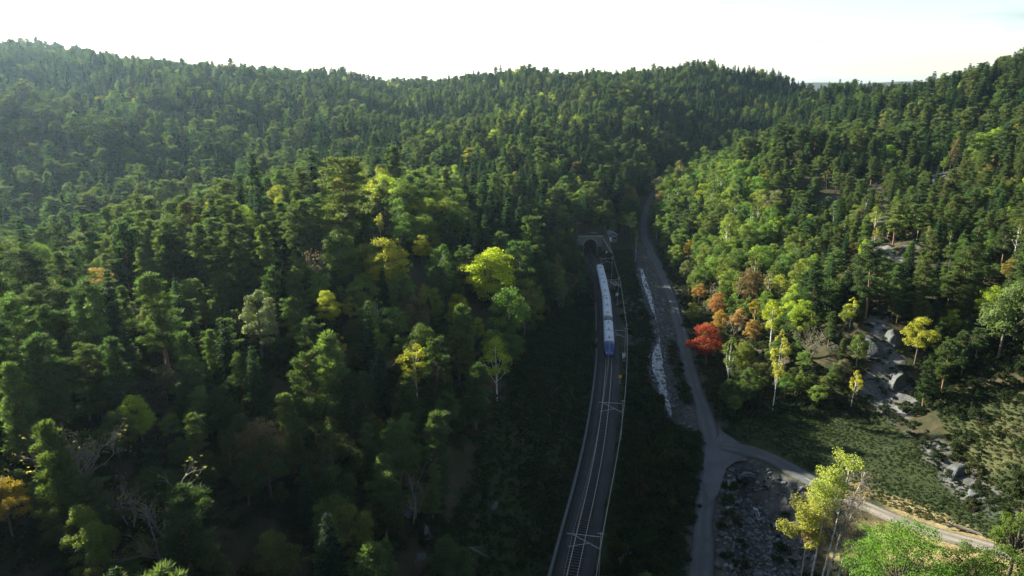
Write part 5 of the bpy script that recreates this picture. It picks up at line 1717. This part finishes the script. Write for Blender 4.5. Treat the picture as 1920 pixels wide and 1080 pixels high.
ROCKS = [  # pixel, size, sink, label
    (886, 785, (1.3, 1.0, 2.6), 'pale tall rock face on the bank left of the track'), (921, 735, (.9, .8, 1.9), 'small pale rock above the tall rock face'), (874, 826, (.7, .6, .9), 'small pale stone below the tall rock face'),
    (838, 922, (1.6, 1.2, 1.6), 'pale rock in the dark lower bank'), (838, 978, (1.1, .9, 1.4), 'rock just below the pale one in the dark bank'), (795, 995, (1.5, 1.0, 3.0), 'tall grey cliff rock near the bottom of the bank'),
    (780, 1045, (1.3, 1.0, 2.6), 'grey cliff rock at the bottom edge of the bank'), (920, 946, (1.5, 1.1, .5), 'flat pale stone lying on the open bank'), (760, 960, (1.6, 1.0, 2.4), 'shaded cliff rock left of the tall grey one'),
    (1648, 728, (4.0, 2.6, 5.2), 'large blue-grey rock face at the bottom of the gully'), (1690, 700, (3.6, 2.6, 4.6), 'dark rock face right of the large gully face'), (1642, 640, (3.0, 2.2, 4.6), 'upper rock face of the gully'), (1680, 630, (3.2, 2.2, 3.6), 'cracked rock at the top of the gully'),

    (1790, 885, (3.2, 2.4, 2.2), 'rounded grey outcrop above the sandy track'), (1835, 915, (2.4, 1.8, 1.6), 'outcrop right of the rounded grey one'), (1895, 962, (1.5, .8, .6), 'last pale boulder before the clearing'),
    (1672, 478, (7.5, 4.2, 1.3), 'broad bare rock slab on the right hill'), (1706, 462, (4.2, 2.6, 1.1), 'bare rock slab behind the broad one'), (1620, 490, (4.0, 2.6, .8), 'shaded rock slab left of the broad one'),
    (1552, 382, (4.6, 3.0, 1.0), 'bare slab on the left of the right hill'), (1625, 362, (5.0, 2.6, .9), 'narrow bare slab in the middle of the right hill'), (1755, 338, (2.4, 2.0, 2.0), 'dark boulder high on the right hill'), (1735, 358, (5.0, 2.6, .9), 'bare slab below the dark boulder'), (1662, 404, (4.4, 2.4, .9), 'bare slab above the broad one'),
    (1690, 283, (4.5, 2.4, .8), 'small bare slab far up the right hill'),
]
for k, (u, v, sz, lab) in enumerate(ROCKS):
    x, y, g = spot(u, v, sz[2] * .35)
    o = new_obj('rock', rock_mesh('rock', 300 + k, np.array(sz) * ((.85, .85, 1.0) if 'slab' in lab else (1.25, 1.25, 1.15)), sub=4 if max(sz) > 2 else 3, cuts=18, rough=.12, mat=M['slab'] if 'slab' in lab else M['rock']))
    o.location = (x, y, g - sz[2] * (.58 if sz[2] > 1.4 else .6)); o.rotation_euler = (rng.uniform(-.15, .15), rng.uniform(-.15, .15), rng.uniform(0, 6))
    tag(o, lab, 'rock', 'bare rocks on the slopes')
for k in range(13):     # boulders set along the verge of the road
    f = k / 12
    u = np.interp(f, [0, .15, 1], [1366, 1356, 1345]) + rng.uniform(-3, 3); v = 872 + f * 200 + rng.uniform(-4, 4)
    x, y, g = spot(u, v, .3)
    o = new_obj('boulder', rock_mesh('boulder', 500 + k, np.array([.55, .5, .45]) * rng.uniform(.8, 1.4), sub=2, cuts=10))
    o.location = (x, y, g + .1); o.rotation_euler = (0, 0, rng.uniform(0, 6))
    nm = ['nearest the junction'] + ['%s down the road from the junction' % w for w in ('second', 'third', 'fourth', 'fifth', 'sixth', 'seventh', 'eighth', 'ninth', 'tenth', 'eleventh', 'twelfth')] + ['nearest the bottom edge']
    tag(o, 'verge boulder between road and stone basin, ' + nm[k], 'boulder', 'boulders along the road verge')


# ------------------------------------------------------------------ ground cover and stones: nobody could count these
def sample_poly(poly, spacing, z_guess=0.0, extra=None):
    us = [p[0] for p in poly]; vs2 = [p[1] for p in poly]
    cs = [px(a, b, zz) for a, b in poly for zz in (-5, 30)]
    x0, x1 = min(c[0] for c in cs) - 5, max(c[0] for c in cs) + 5; y0, y1 = max(50, min(c[1] for c in cs) - 5), max(c[1] for c in cs) + 5
    X, Y = np.meshgrid(np.arange(x0, x1, spacing), np.arange(y0, y1, spacing))
    X = X.ravel() + rng.uniform(-.5, .5, X.size) * spacing; Y = Y.ravel() + rng.uniform(-.5, .5, Y.size) * spacing
    Z = H(X, Y); u, v, _ = project(X, Y, Z)
    k = inpoly(u, v, poly)
    return X[k], Y[k], Z[k]


def cover(parts):
    """parts: list of (X, Y, Z, size lo, hi, palette, squash)"""
    Pp, Ss, Cc, R, I = [], [], [], [], []
    for (X, Y, Z, lo, hi, pal, sq) in parts:
        n = len(X)
        if not n: continue
        s_ = rng.uniform(lo, hi, n) * (.6 + .8 * fbm(X, Y, 7, 2, 401))
        Pp.append(np.column_stack([X, Y, Z - .08])); Ss.append(np.column_stack([s_, s_, s_ * sq * rng.uniform(.8, 1.25, n)]))
        Cc.append(np.array([pick_col(pal, rng) for _ in range(n)])); R.append(rng.uniform(0, 6.28, n)); I.append(rng.integers(0, 4, n))
    return [np.concatenate(q) for q in (Pp, R, Ss, Cc, I)]


PAL['scrub'] = [((.026, .042, .015), 4), ((.036, .048, .017), 2), ((.021, .036, .014), 3), ((.05, .048, .02), .6)]
PAL['heath'] = [((.062, .056, .027), 2), ((.046, .062, .021), 3), ((.085, .077, .034), 1), ((.034, .052, .018), 4)]
PAL['meadow'] = [((.034, .054, .018), 3), ((.046, .06, .02), 2)]
PAL['strawy'] = [((.17, .14, .065), 2), ((.14, .12, .055), 2), ((.10, .10, .04), 2)]


def clear(a, r_=4.3, d=2.3, t=3.2, s_=2.4):
    X, Y, Z = a
    k = (line_dist(X, Y, RAIL)[0] > r_) & (line_dist(X, Y, ROAD)[0] > d) & (line_dist(X, Y, TRACK)[0] > t) & (line_dist(X, Y, STREAM)[0] > s_)
    return X[k], Y[k], Z[k]


CORRIDOR = [(1128, 470), (1190, 470), (1240, 560), (1262, 640), (1300, 760), (1335, 830), (1330, 1100), (1060, 1100), (1150, 800), (1180, 640)]
YARD = [(1150, 545), (1205, 560), (1212, 640), (1178, 660), (1152, 1000)]
c1 = clear(sample_poly(LEFT_BANK, 1.15))
c2 = clear(sample_poly(CORRIDOR, 1.25), s_=3.0)
inyard = inpoly(*project(*c2)[:2], YARD) & (rng.random(len(c2[0])) < .55)
c2 = tuple(q[~inyard] for q in c2)
big = clear(sample_poly(SCRUB, 3.0), 7, 5.5, 5, 3.4)
c3 = clear(sample_poly(MEADOW, .6))
c4 = clear(sample_poly(SHOULDER, .7))
c4b = clear(sample_poly(SHOULDER, 4.2))
c8 = clear(sample_poly(GULLY, 1.9))
c9 = clear(sample_poly([(1700, 640), (1990, 620), (1990, 760), (1740, 765)], 1.2))
c5 = clear(sample_poly([(1540, 900), (1640, 930), (1800, 985), (1990, 1060), (1990, 1110), (1500, 1110), (1505, 960)], 1.3))
c6 = clear(sample_poly([(1040, 470), (1110, 478), (1122, 560), (985, 1000), (950, 660)], 1.5))
c7 = clear(sample_poly([(1230, 460), (1300, 680), (1350, 800), (1480, 770), (1640, 760), (1480, 640), (1300, 540)], 1.8))
c10 = clear(sample_poly(BASIN, 3.4), s_=1.0)
q = cover([(*c10, .3, 1.1, 'scrub', 1.0), (*c1, .35, .75, 'scrub', .75), (*c2, .45, .95, 'scrub', .9), (*big, 1.1, 2.0, 'scrub', 1.3), (*c6, .5, 1.0, 'scrub', .9), (*c7, .5, .95, 'scrub', .9)])
SHR = [k[3] for k in KIND['shrub']]
scatter('undergrowth', SHR, q[0], q[1], q[2], q[3], q[4], 'dark bramble and scrub covering the railway banks')
q = cover([(*c3, .12, .3, 'meadow', .6)])
scatter('meadow_grass', SHR, q[0], q[1], q[2], q[3], q[4], 'rough shaded grass of the clearing')
q = cover([(*c4, .16, .46, 'heath', .7), (*c4b, .6, 1.5, 'scrub', 1.1), (*c8, .3, .9, 'scrub', .9), (*c9, .35, .9, 'scrub', .9), (*c5, .18, .4, 'strawy', .6)])
scatter('heath_undergrowth', SHR, q[0], q[1], q[2], q[3], q[4], 'brownish heath and dry grass in the clearing')
# floor of the wood: low growth under and between the trees near enough to see
fl = [p for p in P if p['d'] < 260] + [p for p in P if p['d'] < 150] * 4
X = np.array([p['x'] for p in fl]).repeat(2) + rng.normal(0, 1.9, len(fl) * 2); Y = np.array([p['y'] for p in fl]).repeat(2) + rng.normal(0, 1.9, len(fl) * 2)
k = (line_dist(X, Y, RAIL)[0] > 6) & (line_dist(X, Y, ROAD)[0] > 4) & (line_dist(X, Y, STREAM)[0] > 3)
X, Y = X[k], Y[k]
q = cover([(X, Y, H(X, Y), .5, 1.0, 'scrub', .8)])
scatter('forest_undergrowth', SHR, q[0], q[1], q[2], q[3], q[4], 'low growth on the forest floor')

STN = [rock_mesh('stone', 700 + i, (1, .8, .6), sub=2, cuts=9, mat=M['stone']) for i in range(5)]


def stones(name, sets, label):
    Pp, Sz = [], []
    for (X, Y, Z, lo, hi) in sets:
        n = len(X); s_ = lo + (hi - lo) * rng.random(n) ** 2.2
        Pp.append(np.column_stack([X, Y, Z + s_ * .1])); Sz.append(s_)
    Pp = np.concatenate(Pp); s_ = np.concatenate(Sz); n = len(Pp)
    scatter(name, STN, Pp, rng.uniform(0, 6.28, n), np.column_stack([s_, s_, s_]), np.ones((n, 3)) * .2, rng.integers(0, 5, n), label, tilt=rng.normal(0, .25, (n, 2)))


b_ = clear(sample_poly(BASIN, .62), d=3.4, t=3.2, s_=0)
i_ = rng.integers(i0, i1, 1000)
off = rng.normal(0, 1.5, 1000)
tn_ = np.gradient(STREAM[:, :2], axis=0); tn_ /= np.linalg.norm(tn_, axis=1)[:, None]
sx_ = STREAM[i_, 0] + tn_[i_, 1] * off + rng.uniform(-1, 1, 1000); sy_ = STREAM[i_, 1] - tn_[i_, 0] * off + rng.uniform(-1, 1, 1000)
sz_ = np.maximum(STREAM[i_, 2] - .3, H(sx_, sy_) - .05)
stones('stream_gravel', [(*b_, .12, .62), (sx_, sy_, sz_, .15, .7)], 'grey stones of the stream bed and stone basin')
# rip-rap on the road side of the stream
e_ = sample_poly([(1205, 470), (1232, 520), (1262, 1000), (1300, 740), (1318, 800), (1296, 806), (1262, 740), (1245, 640), (1222, 540), (1200, 495)], .95)
k = (line_dist(e_[0], e_[1], ROAD)[0] > 2.4) & (line_dist(e_[0], e_[1], STREAM)[0] > 1.5)
stones('bank_rubble', [(e_[0][k], e_[1][k], e_[2][k], .15, .55)], 'dark rubble on the bank between stream and road')

# ------------------------------------------------------------------ birches in the clearing, modelled stem by stem
BX, BY, _ = px(1546, 1068, 3.0)
BZ = Hs(BX, BY)


def bp(cx, cy, dy=0.0):
    """metres from the clump's foot for a pixel of an enlarged image crop"""
    return np.array([(cx - 450) * .0200, dy, (1040 - cy) * .0235])


def stem_birch(name, label, stem, dy, clumps=(), colr=(.3, .28, .05), twigs=0, lean=0.6, r0=.15, seed=0, leafy=115, sparse=0):
    r = np.random.default_rng(seed)
    T, C, W = Geo(), Geo(), Geo()
    S = np.array([bp(a, b, dy) for a, b in stem]); S[0, 2] = min(S[0, 2], -.3)
    S = smooth_line(S, 1.0, 2) if False else S
    d = np.concatenate([[0], np.cumsum(np.linalg.norm(np.diff(S, axis=0), axis=1))])
    tt = np.linspace(0, d[-1], 14)
    SP3 = np.stack([np.interp(tt, d, S[:, k]) for k in range(3)], 1) + np.concatenate([[[0, 0, 0]], r.normal(0, .05, (13, 3))])
    T.tube(SP3, np.linspace(r0, .025, 14), 6)
    tips = []
    for i in range(twigs):
        f = r.uniform(.3, 1.0)
        p0 = np.array([np.interp(f * d[-1], tt, SP3[:, k]) for k in range(3)])
        a = r.uniform(0, 2 * pi); L = r.uniform(1.5, 4.2) * (1.15 - .6 * f)
        dr_ = np.array([cos(a) * .75 + lean * .6, sin(a) * .75, r.uniform(.5, 1.2)]); dr_ /= np.linalg.norm(dr_)
        p1 = p0 + dr_ * L * .5 + r.normal(0, .1, 3); p2 = p1 + dr_ * L * .4 + np.array([.15 * lean, 0, -.18 * L]); p3 = p2 + np.array([.25 * lean, 0, -.3]) * L * .35
        W.tube([p0, p1, p2, p3], [.045, .03, .018, .008], 3)
        for j in range(6):
            q0 = p1 + (p2 - p1) * r.uniform(-.6, 1); e = r.normal(0, .5, 3) + np.array([.3 * lean, 0, -.25])
            W.tube([q0, q0 + e * .5, q0 + e + np.array([0, 0, -.35])], [.018, .012, .005], 3)
            tips.append(q0 + e)
    clumps = [(cx + r.normal(0, cr * .5) * (j > 0), cy + r.normal(0, cr * .5) * (j > 0), cr * (1, .75, .6)[j]) for (cx, cy, cr) in clumps for j in range(3)]
    for (cx, cy, cr) in clumps:
        R = cr * .025
        c0 = bp(cx, cy, dy + r.normal(0, .9))
        n = int(leafy * (R / .9) ** 2 + 30)
        e = unit(r, n); pos = c0 + e * R * (r.uniform(.2, 1.1, (n, 1)) ** .5); pos[:, 2] -= r.uniform(0, .5, n)
        nrm = e + r.normal(0, .6, (n, 3)); sc = r.uniform(.7, 1.2, n)
        C.leaves(pos, np.cross(nrm, unit(r, n)) + np.array([0, 0, -.6]), nrm, .26 * sc, .18 * sc, r.uniform(.8, 1.15) * r.uniform(.85, 1.15, n))
        k = int(np.argmin(np.abs(SP3[:, 2] - (c0[2] - 1.2))))
        T.tube([SP3[k], (SP3[k] + c0) / 2 + np.array([0, 0, .3]), c0], [.05, .03, .012], 3)
    if sparse and tips:
        tips = np.array(tips); c = tips[r.integers(0, len(tips), sparse)] + r.normal(0, .2, (sparse, 3)); nrm = unit(r, sparse)
        C.leaves(c, np.cross(nrm, unit(r, sparse)), nrm, .2, .14, r.uniform(.8, 1.2, sparse))
    e_ = empty(name, (BX, BY, BZ)); tag(e_, label, 'birch', 'birches in the clearing')
    tv, tf, _ = T.arrays()
    new_obj('trunk', fast_mesh('trunk', tv, tf, M['birch'], smooth=True), e_)
    if W.n:
        wv, wf_, _ = W.arrays()
        new_obj('twigs', fast_mesh('twigs', wv, wf_, M['twig'], smooth=True), e_)
    if C.n:
        cv, cf, ct = C.arrays()
        c = new_obj('crown', fast_mesh('crown', cv, cf, M['leaf'], attrs={'tint': ct}), e_); c['tree_color'] = list(colr)


stem_birch('birch_tree', 'white birch with gold lower foliage, left of the clump in the clearing', [(385, 1080), (392, 850), (405, 640), (430, 420), (400, 260)], .8,
           [(300, 420, 45), (370, 440, 60), (260, 500, 50), (320, 520, 55), (390, 500, 45), (215, 515, 28), (280, 560, 45), (350, 580, 55), (320, 640, 40), (370, 660, 42), (370, 720, 32), (120, 610, 34), (160, 620, 30), (205, 625, 34), (235, 640, 22), (270, 610, 24), (410, 560, 40)], (.36, .33, .10), 14, -.5, seed=1)
stem_birch('birch_tree', 'tallest birch of the clearing clump with yellow-green upper crown', [(425, 1060), (440, 850), (462, 600), (488, 330), (500, 150)], -.6,
           [(510, 130, 52), (470, 135, 36), (545, 130, 30), (380, 220, 50), (425, 210, 42), (285, 290, 38), (350, 300, 60), (420, 290, 52), (330, 370, 55), (400, 360, 55), (460, 300, 42), (440, 430, 44), (470, 380, 38)], (.31, .33, .10), 40, .5, seed=2)
stem_birch('birch_tree', 'bare white birch stem in the middle of the clearing clump', [(465, 1030), (510, 780), (565, 480), (610, 320), (640, 230)], .2, [], (.3, .2, .09), 75, .7, .14, 3, sparse=420)
stem_birch('birch_tree', 'birch whose long bare limb arches to the right', [(515, 1020), (548, 760), (600, 690), (680, 632), (850, 1000)], -1.0, [], (.28, .18, .09), 50, .9, .14, 4, sparse=220)
stem_birch('birch_tree', 'short bare birch at the right of the clearing clump', [(568, 1030), (600, 860), (640, 740), (680, 640)], -1.6, [], (.28, .18, .09), 40, .8, .11, 5, sparse=160)
stem_birch('birch_tree', 'thin birch pole at the left of the clearing clump', [(322, 1040), (326, 800), (330, 640)], 1.4, [(335, 640, 30), (300, 690, 22)], (.33, .22, .07), 8, -.4, .08, 6)
stem_birch('birch_tree', 'slanting bare birch reaching up and right out of the clump', [(500, 1030), (535, 760), (600, 560), (690, 400)], .9, [(640, 360, 18)], (.28, .19, .09), 60, .8, .12, 7, sparse=300)

# bright leafy trees at the bottom right corner
for k, (x, y, h, rx, rz, ncl, colr, lab) in enumerate([
        (48.5, 71.5, 17.0, 7.4, 6.0, 120, (.11, .175, .03), 'large bright green oak filling the bottom right beside the birches'),
        (58.5, 69, 13.0, 6.4, 4.8, 95, (.115, .17, .032), 'bright green oak at the bottom edge below the sandy track'),
        (67.0, 77.5, 10.0, 3.4, 3.6, 48, (.12, .17, .036), 'small bright green oak at the right edge beside the sandy track'),
        (66.0, 68.5, 10.5, 5.0, 4.2, 70, (.13, .17, .04), 'yellowish green oak in the bottom right corner')]):
    T, C = broadleaf(900 + k, h=h, rx=rx, rz=rz, cz=.66, clumps=int(ncl * 1.5), leaf=.22, per=120 if k < 2 else 110, bark_r=.28, limbs=40, rough=1.2, rs=.52 if k < 2 else .6)
    tr, cr, _ = meshes('oak', T, C, M['bark'], M['leaf'])
    e = empty('oak_tree', (x, y, Hs(x, y))); tag(e, lab, 'oak', 'oaks at the clearing')
    new_obj('trunk', tr, e); c = new_obj('crown', cr, e); c['tree_color'] = list(colr)

# driftwood log beside the sandy track, fallen branch on the bank
x, y, g = spot(1815, 1000, .2)
lg = MB(); lg.tube([(-3.4, .2, .2), (-1.2, .35, .35), (1.0, .1, .3), (3.2, -.5, .25)], [.12, .2, .22, .1], 7)
lg.tube([(-2.4, .3, .3), (-2.9, .2, 1.1)], [.1, .03], 5); lg.tube([(-2.3, .3, .3), (-2.0, .4, 1.0)], [.09, .03], 5)
o = lg.build('fallen_log', M['twig']); o.location = (x, y, g); o.rotation_euler = (0, 0, -.55)
tag(o, 'weathered fallen log beside the sandy track', 'log')
x, y, g = spot(880, 1035, .2)
lg = MB(); lg.tube([(-3, 0, .3), (0, .3, .4), (3, 0, .3)], [.06, .09, .04], 6); lg.tube([(0, .3, .4), (1.6, 1.2, .6)], [.05, .02], 5)
o = lg.build('fallen_branch', M['twig']); o.location = (x, y, g); o.rotation_euler = (0, 0, -.5)
tag(o, 'pale fallen branch on the dark railway bank', 'branch')
# power pole and line on the hazy left hillside
x, y, g = spot(201, 128, 14)
up = tag(empty('power_pole', (x, y, g - 1), radians(20)), 'power pole with cross arms on the hazy left hillside', 'power pole')
MB().tube([(0, 0, 0), (0, 0, 17)], [.22, .15], 6).build('pole', M['bark'], up)
for zz in (15.6, 16.7):
    MB().box((0, 0, zz), (3.2, .16, .18)).build('cross_arm', M['galv'], up)
for xx in (-1.4, 0, 1.4):
    MB().tube([(xx, 0, 16.8), (xx, 0, 17.3)], .12, 6).build('insulator', M['white'], up)
x2, y2, g2 = spot(105, 134, 14)
o = MB().tube([(x + (x2 - x) * t, y + (y2 - y) * t, g + 16 + (g2 + 13 - g - 16) * t - 5 * t * (1 - t)) for t in np.linspace(0, 1, 9)], .12, 4).build('power_line', M['feeder'])
tag(o, 'power line running left from the pole on the hillside', 'wire')

# ------------------------------------------------------------------ haze: the lit air of the valley
hz_ = MB().box((0, 5600, 60), (18500, 13000, 330))
haze = hz_.build('haze', [])
hm, nt, out = mat_new('pale_haze')
pv = N(nt, 'ShaderNodeVolumePrincipled')
pv.inputs['Color'].default_value = (.55, .80, 1.0, 1)
pv.inputs['Density'].default_value = .000048
pv.inputs['Anisotropy'].default_value = .6
nt.links.new(pv.outputs[0], out.inputs['Volume'])
haze.data.materials.append(hm)
tag(haze, 'thin pale haze filling the valley air', None, None, 'stuff')
